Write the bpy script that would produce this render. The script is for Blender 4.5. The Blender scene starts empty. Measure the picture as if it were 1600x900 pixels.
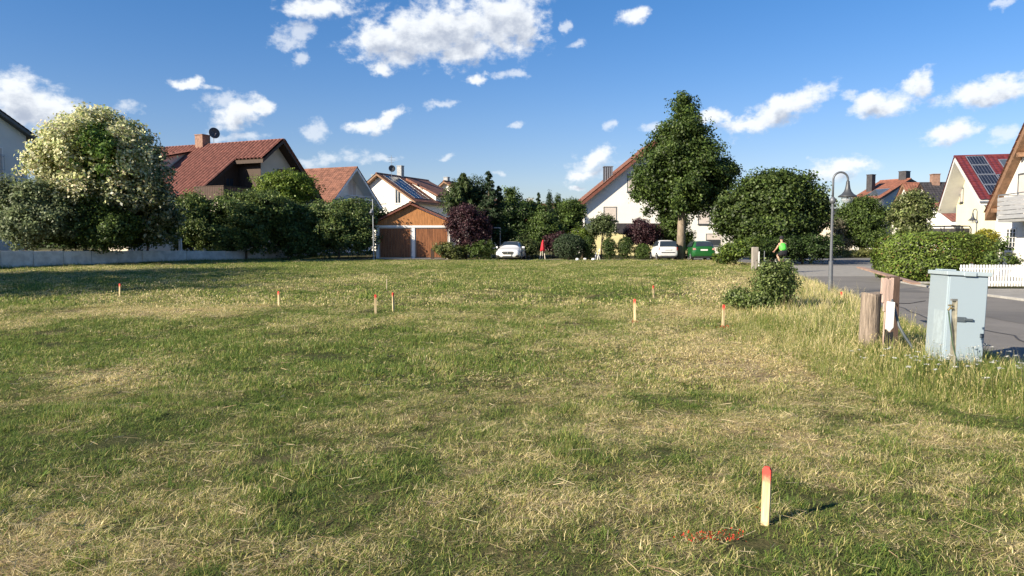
import bpy, bmesh, math, random
import numpy as np
from mathutils import Vector, Matrix

R = math.radians
rng = np.random.default_rng(7)
random.seed(7)
scn = bpy.context.scene
COL = scn.collection

# ------------------------------------------------------------------ camera
FPX = 1156.0                      # focal length in pixels of a 1600 px wide frame
CAMZ = 1.6
PITCH = math.atan2(76.0, FPX)     # eye level lies 76 px above the frame's centre
cam_d = bpy.data.cameras.new('camera')
cam_d.sensor_width = 36.0
cam_d.lens = 36.0 * FPX / 1600.0
cam_d.clip_start = 0.05
cam_d.clip_end = 6000
cam = bpy.data.objects.new('camera', cam_d)
cam.location = (0, 0, CAMZ)
cam.rotation_euler = (math.pi / 2 - PITCH, 0, 0)
COL.objects.link(cam)
scn.camera = cam

# ------------------------------------------------------------------ light
SUN_AZ = math.atan2(-0.848, -0.53)  # direction to the sun, measured from +Y towards +X
SUN_EL = R(27)
SKY_STRENGTH = 0.085
EXPOSURE = 0.97
to_sun = Vector((math.sin(SUN_AZ) * math.cos(SUN_EL), math.cos(SUN_AZ) * math.cos(SUN_EL), math.sin(SUN_EL)))
sd = bpy.data.lights.new('sun', 'SUN')
sd.energy = 5.0
sd.angle = R(0.55)
sd.color = (1.0, 0.89, 0.72)
so = bpy.data.objects.new('sun', sd)
so.rotation_euler = to_sun.to_track_quat('Z', 'Y').to_euler()
so.location = (-20, -10, 30)
COL.objects.link(so)
scn.view_settings.view_transform = 'Standard'
scn.view_settings.look = 'None'
scn.view_settings.exposure = EXPOSURE
scn.view_settings.gamma = 1
scn.view_settings.use_curve_mapping = False
scn.cycles.max_bounces = 5
scn.cycles.diffuse_bounces = 3
scn.cycles.glossy_bounces = 2
scn.cycles.transmission_bounces = 3
scn.cycles.transparent_max_bounces = 6
scn.cycles.caustics_reflective = False
scn.cycles.caustics_refractive = False
scn.cycles.use_denoising = True
scn.cycles.denoiser = 'OPENIMAGEDENOISE'
scn.cycles.denoising_input_passes = 'RGB_ALBEDO_NORMAL'


def pray(px, py):
    """world direction with unit Y for a picture position of the 1600x900 photograph"""
    x = (px - 800) / FPX
    y = (450 - py) / FPX
    c, s = math.cos(PITCH), math.sin(PITCH)
    d = (x, c + y * s, -s + y * c)
    return d[0] / d[1], d[2] / d[1]


def at(px, py, Y):
    a, b = pray(px, py)
    return Vector((a * Y, Y, CAMZ + b * Y))


def gnd(px, py, z=0.0):
    a, b = pray(px, py)
    Y = (z - CAMZ) / b
    return Vector((a * Y, Y, z))


# ------------------------------------------------------------------ world with clouds
world = bpy.data.worlds.new('World')
scn.world = world
world.use_nodes = True
wt = world.node_tree
wt.nodes.clear()


def N(t, kind, **kw):
    n = t.nodes.new(kind)
    for k, v in kw.items():
        setattr(n, k, v)
    return n


def azel(px, py):
    a, b = pray(px, py)
    return math.degrees(math.atan(a)), math.degrees(math.atan2(b, math.hypot(a, 1)))


SOLID = [(700, 48, 128, 42, 6), (785, 32, 68, 52, 0), (634, 64, 82, 30, 8), (722, 76, 56, 24, 6), (590, 68, 40, 20, 0), (820, 40, 28, 32, 0),
         (495, 12, 58, 17, 8), (372, 178, 40, 22, 22), (405, 168, 16, 14, 0), (30, 158, 58, 34, 0), (70, 172, 46, 32, 0),
         (292, 128, 20, 9, 0), (605, 190, 33, 11, 34), (568, 198, 30, 9, 0), (745, 122, 17, 9, 0),
         (988, 24, 24, 14, 25), (930, 246, 26, 15, 28), (908, 273, 34, 8, 6), (900, 294, 12, 5, 0),
         (1115, 186, 20, 12, 0), (1222, 172, 66, 20, 22), (1160, 194, 34, 11, 6), (1375, 164, 44, 15, 8), (1437, 130, 24, 13, 30),
         (1545, 144, 62, 15, 8), (1480, 208, 32, 16, 10), (1312, 262, 50, 14, 4), (592, 106, 26, 10, -8), (1335, 258, 28, 10, 0)]
FAINT = [(468, 48, 34, 20, 20), (448, 66, 26, 12, 0), (490, 200, 26, 16, 0), (515, 248, 62, 13, 8), (600, 243, 24, 8, 0),
         (800, 120, 28, 8, 0), (898, 68, 14, 9, 20), (884, 44, 10, 8, 45), (810, 192, 20, 6, 0), (950, 198, 12, 9, 30),
         (1330, 150, 20, 7, 0), (1562, 208, 28, 13, 10), (1564, 12, 14, 6, 0), (695, 243, 16, 6, 15), (690, 160, 26, 7, 0),
         (345, 160, 34, 14, 12), (195, 172, 28, 10, 10), (320, 134, 20, 6, 0), (15, 128, 30, 10, 0), (370, 214, 50, 8, 5),
         (920, 262, 46, 24, 15), (1020, 200, 26, 10, 0), (1400, 150, 26, 12, 20), (785, 268, 16, 6, 0), (470, 92, 14, 10, 30)]


def cloud_group(name, table, wisp):
    g = bpy.data.node_groups.new(name, 'ShaderNodeTree')
    g.interface.new_socket('P', in_out='INPUT', socket_type='NodeSocketVector')
    g.interface.new_socket('D', in_out='OUTPUT', socket_type='NodeSocketFloat')
    gi = N(g, 'NodeGroupInput')
    go = N(g, 'NodeGroupOutput')
    n1 = N(g, 'ShaderNodeTexNoise')
    n1.inputs['Scale'].default_value = 0.33
    n1.inputs['Detail'].default_value = 5
    n1.inputs['Roughness'].default_value = 0.62
    g.links.new(gi.outputs[0], n1.inputs['Vector'])
    sub = N(g, 'ShaderNodeVectorMath', operation='SUBTRACT')
    sub.inputs[1].default_value = (0.5, 0.5, 0.5)
    g.links.new(n1.outputs['Color'], sub.inputs[0])
    sc = N(g, 'ShaderNodeVectorMath', operation='MULTIPLY_ADD')
    sc.inputs[1].default_value = (3.2, 2.0, 0)
    g.links.new(sub.outputs[0], sc.inputs[0])
    g.links.new(gi.outputs[0], sc.inputs[2])
    prev = None
    for (px, py, rx, ry, ang) in table:
        a, e = azel(px, py)
        k = 57.3 / FPX
        m = N(g, 'ShaderNodeMapping', vector_type='TEXTURE')
        m.inputs['Location'].default_value = (a, e, 0)
        m.inputs['Rotation'].default_value = (0, 0, R(ang))
        m.inputs['Scale'].default_value = (rx * k * 1.12, ry * k * 1.15, 1)
        g.links.new(sc.outputs[0], m.inputs['Vector'])
        l = N(g, 'ShaderNodeVectorMath', operation='LENGTH')
        g.links.new(m.outputs[0], l.inputs[0])
        if prev is None:
            prev = l.outputs['Value']
        else:
            mi = N(g, 'ShaderNodeMath', operation='MINIMUM')
            g.links.new(prev, mi.inputs[0])
            g.links.new(l.outputs['Value'], mi.inputs[1])
            prev = mi.outputs[0]
    n2 = N(g, 'ShaderNodeTexNoise')
    n2.inputs['Scale'].default_value = 1.0
    n2.inputs['Detail'].default_value = 9
    n2.inputs['Roughness'].default_value = 0.6
    st = N(g, 'ShaderNodeVectorMath', operation='MULTIPLY')
    st.inputs[1].default_value = (0.8, 1.1, 1)
    g.links.new(gi.outputs[0], st.inputs[0])
    g.links.new(st.outputs[0], n2.inputs['Vector'])
    mr = N(g, 'ShaderNodeMapRange')
    mr.inputs['From Min'].default_value = 0.25
    mr.inputs['From Max'].default_value = 0.75
    mr.inputs['To Min'].default_value = wisp
    mr.inputs['To Max'].default_value = -wisp
    mr.clamp = False
    g.links.new(n2.outputs[0], mr.inputs['Value'])
    ad = N(g, 'ShaderNodeMath', operation='ADD')
    g.links.new(prev, ad.inputs[0])
    g.links.new(mr.outputs[0], ad.inputs[1])
    sm = N(g, 'ShaderNodeMath', operation='SUBTRACT')
    sm.inputs[0].default_value = 1.0
    g.links.new(ad.outputs[0], sm.inputs[1])
    g.links.new(sm.outputs[0], go.inputs[0])
    return g


g_solid = cloud_group('cloud_body', SOLID, 0.42)
g_faint = cloud_group('cloud_wisp', FAINT, 0.65)
tc = N(wt, 'ShaderNodeTexCoord')
sep = N(wt, 'ShaderNodeSeparateXYZ')
wt.links.new(tc.outputs['Generated'], sep.inputs[0])
az = N(wt, 'ShaderNodeMath', operation='ARCTAN2')
wt.links.new(sep.outputs[0], az.inputs[0])
wt.links.new(sep.outputs[1], az.inputs[1])
el = N(wt, 'ShaderNodeMath', operation='ARCSINE')
wt.links.new(sep.outputs[2], el.inputs[0])
cmb = N(wt, 'ShaderNodeCombineXYZ')
for s_, i_ in ((az, 0), (el, 1)):
    dg = N(wt, 'ShaderNodeMath', operation='MULTIPLY')
    dg.inputs[1].default_value = 57.29578
    wt.links.new(s_.outputs[0], dg.inputs[0])
    wt.links.new(dg.outputs[0], cmb.inputs[i_])


def cg(group, vec):
    n = N(wt, 'ShaderNodeGroup')
    n.node_tree = group
    wt.links.new(vec, n.inputs[0])
    return n.outputs[0]


def mrange(t, sock, a, b, c, d, smooth=True):
    m = N(t, 'ShaderNodeMapRange')
    if smooth:
        m.interpolation_type = 'SMOOTHSTEP'
    m.inputs['From Min'].default_value = a
    m.inputs['From Max'].default_value = b
    m.inputs['To Min'].default_value = c
    m.inputs['To Max'].default_value = d
    t.links.new(sock, m.inputs['Value'])
    return m.outputs[0]


def off(v):
    o = N(wt, 'ShaderNodeVectorMath', operation='ADD')
    o.inputs[1].default_value = v
    wt.links.new(cmb.outputs[0], o.inputs[0])
    return o.outputs[0]


d0 = cg(g_solid, cmb.outputs[0])
d1 = cg(g_solid, off((-0.30, 0.85, 0)))
f0 = cg(g_faint, cmb.outputs[0])
a_s = mrange(wt, d0, -0.10, 0.62, 0, 0.97)
a_f = mrange(wt, f0, 0.02, 0.90, 0, 0.60)
al = N(wt, 'ShaderNodeMath', operation='MAXIMUM')
wt.links.new(a_s, al.inputs[0])
wt.links.new(a_f, al.inputs[1])
shade = mrange(wt, d1, 0.1, 1.15, 0, 1)
rampc = N(wt, 'ShaderNodeMix', data_type='RGBA')
rampc.inputs['A'].default_value = (0.83, 0.86, 0.89, 1)
rampc.inputs['B'].default_value = (0.40, 0.45, 0.55, 1)
wt.links.new(shade, rampc.inputs['Factor'])
sky = N(wt, 'ShaderNodeTexSky', sky_type='NISHITA')
sky.sun_disc = False
sky.sun_elevation = SUN_EL
sky.sun_rotation = SUN_AZ
sky.altitude = 400
sky.air_density = 1.15
sky.dust_density = 0.35
sky.ozone_density = 3.0
bg1 = N(wt, 'ShaderNodeBackground')
bg1.inputs['Strength'].default_value = SKY_STRENGTH
hs_ = N(wt, 'ShaderNodeHueSaturation')
hs_.inputs['Saturation'].default_value = 1.36
wt.links.new(sky.outputs[0], hs_.inputs['Color'])
tint = N(wt, 'ShaderNodeMix', data_type='RGBA', blend_type='MULTIPLY')
tint.inputs['Factor'].default_value = 1
tint.inputs['B'].default_value = (1.02, 0.82, 0.88, 1)
wt.links.new(hs_.outputs[0], tint.inputs['A'])
# clearer, bluer air towards the horizon
elr = N(wt, 'ShaderNodeValToRGB')
elr.color_ramp.elements[0].position = 0.0
elr.color_ramp.elements[0].color = (0.60, 0.74, 0.90, 1)
elr.color_ramp.elements[1].position = 0.42
elr.color_ramp.elements[1].color = (1.0, 0.98, 1.0, 1)
k_ = elr.color_ramp.elements.new(0.16)
k_.color = (0.84, 0.88, 0.96, 1)
wt.links.new(sep.outputs[2], elr.inputs[0])
tint2 = N(wt, 'ShaderNodeMix', data_type='RGBA', blend_type='MULTIPLY')
tint2.inputs['Factor'].default_value = 1
wt.links.new(tint.outputs['Result'], tint2.inputs['A'])
wt.links.new(elr.outputs[0], tint2.inputs['B'])
wt.links.new(tint2.outputs['Result'], bg1.inputs['Color'])
bg2 = N(wt, 'ShaderNodeBackground')
bg2.inputs['Strength'].default_value = 0.62
wt.links.new(rampc.outputs['Result'], bg2.inputs['Color'])
mx = N(wt, 'ShaderNodeMixShader')
wt.links.new(al.outputs[0], mx.inputs[0])
wt.links.new(bg1.outputs[0], mx.inputs[1])
wt.links.new(bg2.outputs[0], mx.inputs[2])
wo = N(wt, 'ShaderNodeOutputWorld')
wt.links.new(mx.outputs[0], wo.inputs[0])

# ------------------------------------------------------------------ materials
MATS = {}


def mat(name, color, rough=0.8, var=0.12, scale=6.0, bump=0.0, bscale=40.0, metal=0.0, spec=0.4, col2=None, stretch=None, coat=0.0):
    if name in MATS:
        return MATS[name]
    m = bpy.data.materials.new(name)
    m.use_nodes = True
    t = m.node_tree
    b = t.nodes['Principled BSDF']
    b.inputs['Roughness'].default_value = rough
    b.inputs['Metallic'].default_value = metal
    b.inputs['Specular IOR Level'].default_value = spec
    b.inputs['Coat Weight'].default_value = coat
    c = N(t, 'ShaderNodeTexCoord')
    vec = c.outputs['Object']
    if stretch:
        mp = N(t, 'ShaderNodeMapping')
        mp.inputs['Scale'].default_value = stretch
        t.links.new(vec, mp.inputs['Vector'])
        vec = mp.outputs[0]
    n = N(t, 'ShaderNodeTexNoise')
    n.inputs['Scale'].default_value = scale
    n.inputs['Detail'].default_value = 6
    n.inputs['Roughness'].default_value = 0.65
    t.links.new(vec, n.inputs['Vector'])
    mixn = N(t, 'ShaderNodeMix', data_type='RGBA')
    f = mrange(t, n.outputs[0], 0.3, 0.7, 0, 1)
    t.links.new(f, mixn.inputs['Factor'])
    lo = tuple(x * (1 - var) for x in color)
    hi = tuple(min(1, x * (1 + var)) for x in color) if col2 is None else col2
    mixn.inputs['A'].default_value = (*lo, 1)
    mixn.inputs['B'].default_value = (*hi, 1)
    t.links.new(mixn.outputs['Result'], b.inputs['Base Color'])
    if bump:
        n2 = N(t, 'ShaderNodeTexNoise')
        n2.inputs['Scale'].default_value = bscale
        n2.inputs['Detail'].default_value = 4
        t.links.new(vec, n2.inputs['Vector'])
        bu = N(t, 'ShaderNodeBump')
        bu.inputs['Strength'].default_value = bump
        bu.inputs['Distance'].default_value = 0.02
        t.links.new(n2.outputs[0], bu.inputs['Height'])
        t.links.new(bu.outputs[0], b.inputs['Normal'])
    MATS[name] = m
    return m


def planks(name, c1, c2, pitch, axis=0, rough=0.7):
    """boards: every board its own tone, a dark joint between; real boards carry the relief"""
    if name in MATS:
        return MATS[name]
    m = mat(name, c1, rough, 0.3, 9, col2=c2, stretch=(3, 3, 0.5) if axis != 2 else (0.5, 3, 3))
    return m


def glass_dark(name='window_glass', c=(0.03, 0.04, 0.05)):
    return mat(name, c, 0.08, 0.1, 2, spec=0.8)


def leaf_mat(name='leaf', trans=0.36, rough=0.5, spec=0.35):
    if name in MATS:
        return MATS[name]
    m = bpy.data.materials.new(name)
    m.use_nodes = True
    t = m.node_tree
    b = t.nodes['Principled BSDF']
    b.inputs['Roughness'].default_value = rough
    b.inputs['Specular IOR Level'].default_value = spec
    a = N(t, 'ShaderNodeAttribute', attribute_name='tone')
    t.links.new(a.outputs['Color'], b.inputs['Base Color'])
    tr = N(t, 'ShaderNodeBsdfTranslucent')
    t.links.new(a.outputs['Color'], tr.inputs['Color'])
    ms = N(t, 'ShaderNodeMixShader')
    ms.inputs[0].default_value = trans
    t.links.new(b.outputs[0], ms.inputs[1])
    t.links.new(tr.outputs[0], ms.inputs[2])
    t.links.new(ms.outputs[0], t.nodes['Material Output'].inputs[0])
    MATS[name] = m
    return m


# ------------------------------------------------------------------ object helpers
def props(o, label=None, cat=None, group=None, kind=None):
    if label:
        o['label'] = label
    if cat:
        o['category'] = cat
    if group:
        o['group'] = group
    if kind:
        o['kind'] = kind
    return o


def thing(name, label, cat, loc=(0, 0, 0), rotz=0.0, group=None):
    o = bpy.data.objects.new(name, None)
    o.empty_display_size = 0.2
    COL.objects.link(o)
    o.location = loc
    o.rotation_euler = (0, 0, rotz)
    return props(o, label, cat, group)


class MB:
    def __init__(s):
        s.v, s.f, s.m, s.n = [], [], [], 0

    def add(s, verts, faces, mi=0):
        b = s.n
        s.v.extend([tuple(v) for v in verts])
        s.n += len(verts)
        for f in faces:
            s.f.append(tuple(b + i for i in f))
            s.m.append(mi)
        return s

    def box(s, x0, x1, y0, y1, z0, z1, mi=0, M=None):
        v = [(x0, y0, z0), (x1, y0, z0), (x1, y1, z0), (x0, y1, z0), (x0, y0, z1), (x1, y0, z1), (x1, y1, z1), (x0, y1, z1)]
        if M is not None:
            v = [M @ Vector(p) for p in v]
        return s.add(v, [(0, 3, 2, 1), (4, 5, 6, 7), (0, 1, 5, 4), (1, 2, 6, 5), (2, 3, 7, 6), (3, 0, 4, 7)], mi)

    def beam(s, a, b, w, h, mi=0, up=(0, 0, 1)):
        a, b = Vector(a), Vector(b)
        d = (b - a).normalized()
        up = Vector(up)
        if abs(d.dot(up)) > 0.98:
            up = Vector((0, 1, 0))
        sx = d.cross(up).normalized() * (w / 2)
        uz = sx.cross(d).normalized() * (h / 2)
        v = [a - sx - uz, a + sx - uz, a + sx + uz, a - sx + uz, b - sx - uz, b + sx - uz, b + sx + uz, b - sx + uz]
        return s.add(v, [(0, 1, 2, 3), (7, 6, 5, 4), (0, 4, 5, 1), (1, 5, 6, 2), (2, 6, 7, 3), (3, 7, 4, 0)], mi)

    def prism(s, poly, y0, y1, mi=0):
        """poly: xz outline extruded along y"""
        n = len(poly)
        v = [(x, y0, z) for x, z in poly] + [(x, y1, z) for x, z in poly]
        f = [tuple(range(n - 1, -1, -1)), tuple(range(n, 2 * n))]
        for i in range(n):
            j = (i + 1) % n
            f.append((i, j, n + j, n + i))
        return s.add(v, f, mi)

    def tube(s, pts, rad, seg=8, mi=0, cap=True):
        pts = [Vector(p) for p in pts]
        if not isinstance(rad, (list, tuple)):
            rad = [rad] * len(pts)
        rings = []
        ref = Vector((0.31, 0.2, 0.93)).normalized()
        for i, p in enumerate(pts):
            d = (pts[min(i + 1, len(pts) - 1)] - pts[max(i - 1, 0)])
            d = d.normalized() if d.length > 1e-9 else Vector((0, 0, 1))
            a = d.cross(ref)
            if a.length < 0.15:
                a = d.cross(Vector((1, 0, 0)))
            a.normalize()
            b = d.cross(a).normalized()
            rings.append([p + a * math.cos(2 * math.pi * k / seg) * rad[i] + b * math.sin(2 * math.pi * k / seg) * rad[i] for k in range(seg)])
        v = [q for r_ in rings for q in r_]
        f = []
        for i in range(len(pts) - 1):
            for k in range(seg):
                k2 = (k + 1) % seg
                f.append((i * seg + k, i * seg + k2, (i + 1) * seg + k2, (i + 1) * seg + k))
        if cap:
            f.append(tuple(range(seg - 1, -1, -1)))
            f.append(tuple((len(pts) - 1) * seg + k for k in range(seg)))
        return s.add(v, f, mi)

    def lathe(s, prof, seg=16, mi=0, c=(0, 0, 0)):
        v = []
        for r_, z in prof:
            for k in range(seg):
                a = 2 * math.pi * k / seg
                v.append((c[0] + r_ * math.cos(a), c[1] + r_ * math.sin(a), c[2] + z))
        f = []
        for i in range(len(prof) - 1):
            for k in range(seg):
                k2 = (k + 1) % seg
                f.append((i * seg + k, i * seg + k2, (i + 1) * seg + k2, (i + 1) * seg + k))
        return s.add(v, f, mi)

    def build(s, name, mats, parent=None, smooth=False, bevel=0.0, sub=0):
        me = bpy.data.meshes.new(name)
        me.from_pydata(s.v, [], s.f)
        if not isinstance(mats, (list, tuple)):
            mats = [mats]
        for m in mats:
            me.materials.append(m)
        me.polygons.foreach_set('material_index', s.m)
        if smooth:
            me.polygons.foreach_set('use_smooth', [True] * len(s.f))
        me.update()
        o = bpy.data.objects.new(name, me)
        COL.objects.link(o)
        if parent:
            o.parent = parent
        if bevel:
            b = o.modifiers.new('bevel', 'BEVEL')
            b.width = bevel
            b.segments = 2
            b.limit_method = 'ANGLE'
        if sub:
            b = o.modifiers.new('sub', 'SUBSURF')
            b.levels = sub
            b.render_levels = sub
        return o


def quad_mesh(name, V, tone, material, parent=None, extra=None, k=4):
    """V: (n,k,3) array of separate faces, tone: (n,3)"""
    n = V.shape[0]
    me = bpy.data.meshes.new(name)
    me.vertices.add(n * k)
    me.vertices.foreach_set('co', V.reshape(-1).astype(np.float32))
    me.loops.add(n * k)
    me.loops.foreach_set('vertex_index', np.arange(n * k, dtype=np.int32))
    me.polygons.add(n)
    me.polygons.foreach_set('loop_start', np.arange(0, n * k, k, dtype=np.int32))
    if tone is not None:
        a = me.attributes.new('tone', 'FLOAT_COLOR', 'POINT')
        c = np.ones((n, k, 4), np.float32)
        c[:, :, :3] = tone[:, None, :]
        a.data.foreach_set('color', c.reshape(-1))
    me.materials.append(material)
    me.update(calc_edges=True)
    o = bpy.data.objects.new(name, me)
    COL.objects.link(o)
    if parent:
        o.parent = parent
    return o


# ------------------------------------------------------------------ noise for terrain
def _h(ix, iy, seed):
    v = np.sin(ix * 127.1 + iy * 311.7 + seed * 74.7) * 43758.5453
    return v - np.floor(v)


def vnoise(x, y, seed=0):
    ix, iy = np.floor(x), np.floor(y)
    fx, fy = x - ix, y - iy
    fx, fy = fx * fx * (3 - 2 * fx), fy * fy * (3 - 2 * fy)
    a, b = _h(ix, iy, seed), _h(ix + 1, iy, seed)
    c, d = _h(ix, iy + 1, seed), _h(ix + 1, iy + 1, seed)
    return (a * (1 - fx) + b * fx) * (1 - fy) + (c * (1 - fx) + d * fx) * fy


def fbm(x, y, seed=0, o=4):
    s, a, t = 0, 0.5, 0
    for i in range(o):
        s = s + a * vnoise(x * 2 ** i, y * 2 ** i, seed + i * 13)
        t += a
        a *= 0.55
    return s / t


def sstep(x, a, b):
    t = np.clip((x - a) / (b - a), 0, 1)
    return t * t * (3 - 2 * t)


RY = [-12, 4, 8.8, 12.7, 19.3, 31.9, 38, 45, 52]
RX = [5.9, 5.9, 6.15, 7.0, 9.0, 12.2, 14.2, 16.0, 16.5]


def road_left(y):
    return np.interp(y, RY, RX)


VY = [-12, 3, 5.5, 6.9, 7.8, 10.8, 14.7, 20, 28, 36, 46]
VX = [5.4, 5.3, 5.2, 4.7, 3.9, 3.9, 4.3, 6.3, 9.3, 12.0, 15.0]


def verge_left(y):
    return np.interp(y, VY, VX)


def height(x, y):
    x, y = np.asarray(x, float), np.asarray(y, float)
    m = sstep(road_left(y) - 0.3 - x, 0, 1.6) * sstep(56.5 - y, 0, 6)
    m = m * sstep(x + 48, 0, 6)
    hh = 0.16 * (fbm(x / 5.5, y / 5.5, 3, 3) - 0.5) + 0.085 * (fbm(x / 0.8, y / 0.8, 9, 3) - 0.5)
    # garden ground behind the retaining wall and beyond the lane
    gl = sstep((-(x + 27.8) * 0.907 + (y - 40) * 0.42), 0.25, 0.6) * 0.55
    gl = gl * sstep(58.5 - y, -6, 0)
    back = 0.12 * sstep(y, 60.0, 62.5) * sstep(12 - x, 0, 3)
    return hh * m + np.maximum(gl, back)


def zat(x, y):
    return float(height(x, y))


def dryness(x, y):
    """0 fresh green, 1 straw; layout follows the meadow in the picture"""
    wx = x + 0.35 * (fbm(x / 0.5, y / 0.5, 90, 2) - 0.5)
    wy = y + 0.45 * (fbm(x / 0.5 + 9, y / 0.5, 91, 2) - 0.5)
    d = -0.01 + 0.34 * sstep(fbm(wx / 0.75, wy / 0.9, 21, 4), 0.40, 0.60) + 0.22 * sstep(fbm(wx / 2.6 + 5, wy / 3.4, 24, 3), 0.36, 0.64) + 1.05 * (fbm(x / 0.20, y / 0.23, 27, 3) - 0.5)
    def blob(px, py, rx, ry, a):
        c = gnd(px, py)
        nonlocal d
        sx = rx / FPX * c.y
        sy = abs(gnd(px, py - ry).y - gnd(px, py + ry).y) / 2 + 0.01
        q = ((x - c.x) / sx) ** 2 + ((y - c.y) / sy) ** 2
        d = d + a * np.exp(-q)
    blob(250, 480, 180, 16, 0.55)
    blob(250, 490, 70, 10, 0.35)
    blob(100, 425, 200, 12, 0.35)
    blob(480, 440, 130, 12, 0.3)
    blob(430, 535, 300, 22, -0.20)
    blob(150, 545, 200, 25, -0.18)
    blob(200, 590, 130, 18, 0.38)
    blob(60, 780, 180, 60, 0.22)
    blob(60, 860, 120, 50, 0.25)
    blob(1190, 555, 190, 30, 0.55)
    blob(1260, 600, 150, 24, 0.35)
    blob(1090, 490, 120, 14, 0.35)
    blob(1180, 450, 130, 14, 0.35)
    blob(720, 470, 130, 8, 0.2)
    blob(1480, 800, 200, 110, 0.32)
    blob(1350, 680, 250, 50, 0.25)
    blob(950, 700, 150, 70, 0.12)
    blob(640, 800, 140, 100, -0.12)
    blob(360, 700, 160, 60, -0.05)
    blob(880, 790, 130, 30, 0.18)
    blob(1000, 412, 400, 4, 0.3)
    d = d - 0.10 * sstep(y, 16, 45) + 0.0
    edge = np.exp(-((x - verge_left(y) + 1.0) / 1.2) ** 2) * sstep(y, 7.5, 10) * 0.35
    return np.clip(d + edge, 0, 1)


# ------------------------------------------------------------------ ground sheet
def ground_material():
    m = bpy.data.materials.new('meadow_ground')
    m.use_nodes = True
    t = m.node_tree
    b = t.nodes['Principled BSDF']
    b.inputs['Roughness'].default_value = 0.95
    b.inputs['Specular IOR Level'].default_value = 0.1
    at_ = N(t, 'ShaderNodeAttribute', attribute_name='dry')
    g = N(t, 'ShaderNodeNewGeometry')
    n = N(t, 'ShaderNodeTexNoise')
    n.inputs['Scale'].default_value = 5.5
    n.inputs['Detail'].default_value = 10
    n.inputs['Roughness'].default_value = 0.75
    t.links.new(g.outputs['Position'], n.inputs['Vector'])
    ad = N(t, 'ShaderNodeMath', operation='ADD')
    t.links.new(at_.outputs['Fac'], ad.inputs[0])
    t.links.new(mrange(t, n.outputs[0], 0.25, 0.75, -0.35, 0.35, False), ad.inputs[1])
    cr = N(t, 'ShaderNodeValToRGB')
    e = cr.color_ramp.elements
    e[0].position, e[0].color = 0.05, (0.062, 0.072, 0.024, 1)
    e[1].position, e[1].color = 0.95, (0.35, 0.265, 0.155, 1)
    k = cr.color_ramp.elements.new(0.5)
    k.color = (0.155, 0.130, 0.062, 1)
    t.links.new(ad.outputs[0], cr.inputs[0])
    n2 = N(t, 'ShaderNodeTexNoise')
    n2.inputs['Scale'].default_value = 38
    n2.inputs['Detail'].default_value = 5
    n2.inputs['Roughness'].default_value = 0.7
    t.links.new(g.outputs['Position'], n2.inputs['Vector'])
    mu = N(t, 'ShaderNodeMix', data_type='RGBA', blend_type='MULTIPLY')
    mu.inputs['Factor'].default_value = 1
    t.links.new(cr.outputs[0], mu.inputs['A'])
    t.links.new(mrange(t, n2.outputs[0], 0.3, 0.7, 0.55, 1.25, False), mu.inputs['B'])
    t.links.new(mu.outputs['Result'], b.inputs['Base Color'])
    bu = N(t, 'ShaderNodeBump')
    bu.inputs['Strength'].default_value = 0.9
    bu.inputs['Distance'].default_value = 0.03
    t.links.new(n2.outputs[0], bu.inputs['Height'])
    t.links.new(bu.outputs[0], b.inputs['Normal'])
    return m


def spaced(lo, hi, dense_lo, dense_hi, step, grow=1.12):
    a = list(np.arange(dense_lo, dense_hi + 1e-6, step))
    s = step
    x = dense_hi
    up = []
    while x < hi:
        s *= grow
        x += s
        up.append(x)
    s = step
    x = dense_lo
    dn = []
    while x > lo:
        s *= grow
        x -= s
        dn.append(x)
    return np.array(dn[::-1] + a + up)


def grid_sheet():
    xs = spaced(-1500, 1500, -32, 18, 0.16, 1.16)
    ys = spaced(-60, 3000, 1.0, 62, 0.2, 1.16)
    X, Y = np.meshgrid(xs, ys)
    Z = height(X, Y)
    ny, nx = X.shape
    V = np.stack([X, Y, Z], -1).reshape(-1, 3).astype(np.float32)
    i = np.arange(ny * nx).reshape(ny, nx)
    F = np.stack([i[:-1, :-1], i[:-1, 1:], i[1:, 1:], i[1:, :-1]], -1).reshape(-1, 4)
    me = bpy.data.meshes.new('ground')
    me.vertices.add(len(V))
    me.vertices.foreach_set('co', V.reshape(-1))
    me.loops.add(F.size)
    me.loops.foreach_set('vertex_index', F.reshape(-1).astype(np.int32))
    me.polygons.add(len(F))
    me.polygons.foreach_set('loop_start', np.arange(0, F.size, 4, dtype=np.int32))
    me.polygons.foreach_set('use_smooth', np.ones(len(F), bool))
    a = me.attributes.new('dry', 'FLOAT', 'POINT')
    a.data.foreach_set('value', dryness(X, Y).reshape(-1).astype(np.float32))
    me.materials.append(ground_material())
    me.update(calc_edges=True)
    o = bpy.data.objects.new('ground', me)
    COL.objects.link(o)
    props(o, kind='structure')


grid_sheet()


# ------------------------------------------------------------------ road
def asphalt(name, c, patch=0.12):
    m = mat(name, c, 0.9, patch, 0.7, bump=0.35, bscale=90)
    return m


def sheet(name, pts, z, m, kind='structure'):
    me = MB()
    me.add([(p[0], p[1], z) for p in pts], [tuple(range(len(pts)))])
    o = me.build(name, m)
    props(o, kind=kind)
    return o


A_main = asphalt('asphalt', (0.175, 0.163, 0.145))
A_far = asphalt('asphalt_far', (0.16, 0.153, 0.143))
pave_m = mat('concrete_pavers', (0.27, 0.255, 0.225), 0.9, 0.15, 2.5, bump=0.3, bscale=30)
kerb_m = mat('kerb_stone', (0.34, 0.33, 0.30), 0.9, 0.15, 8)

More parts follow.
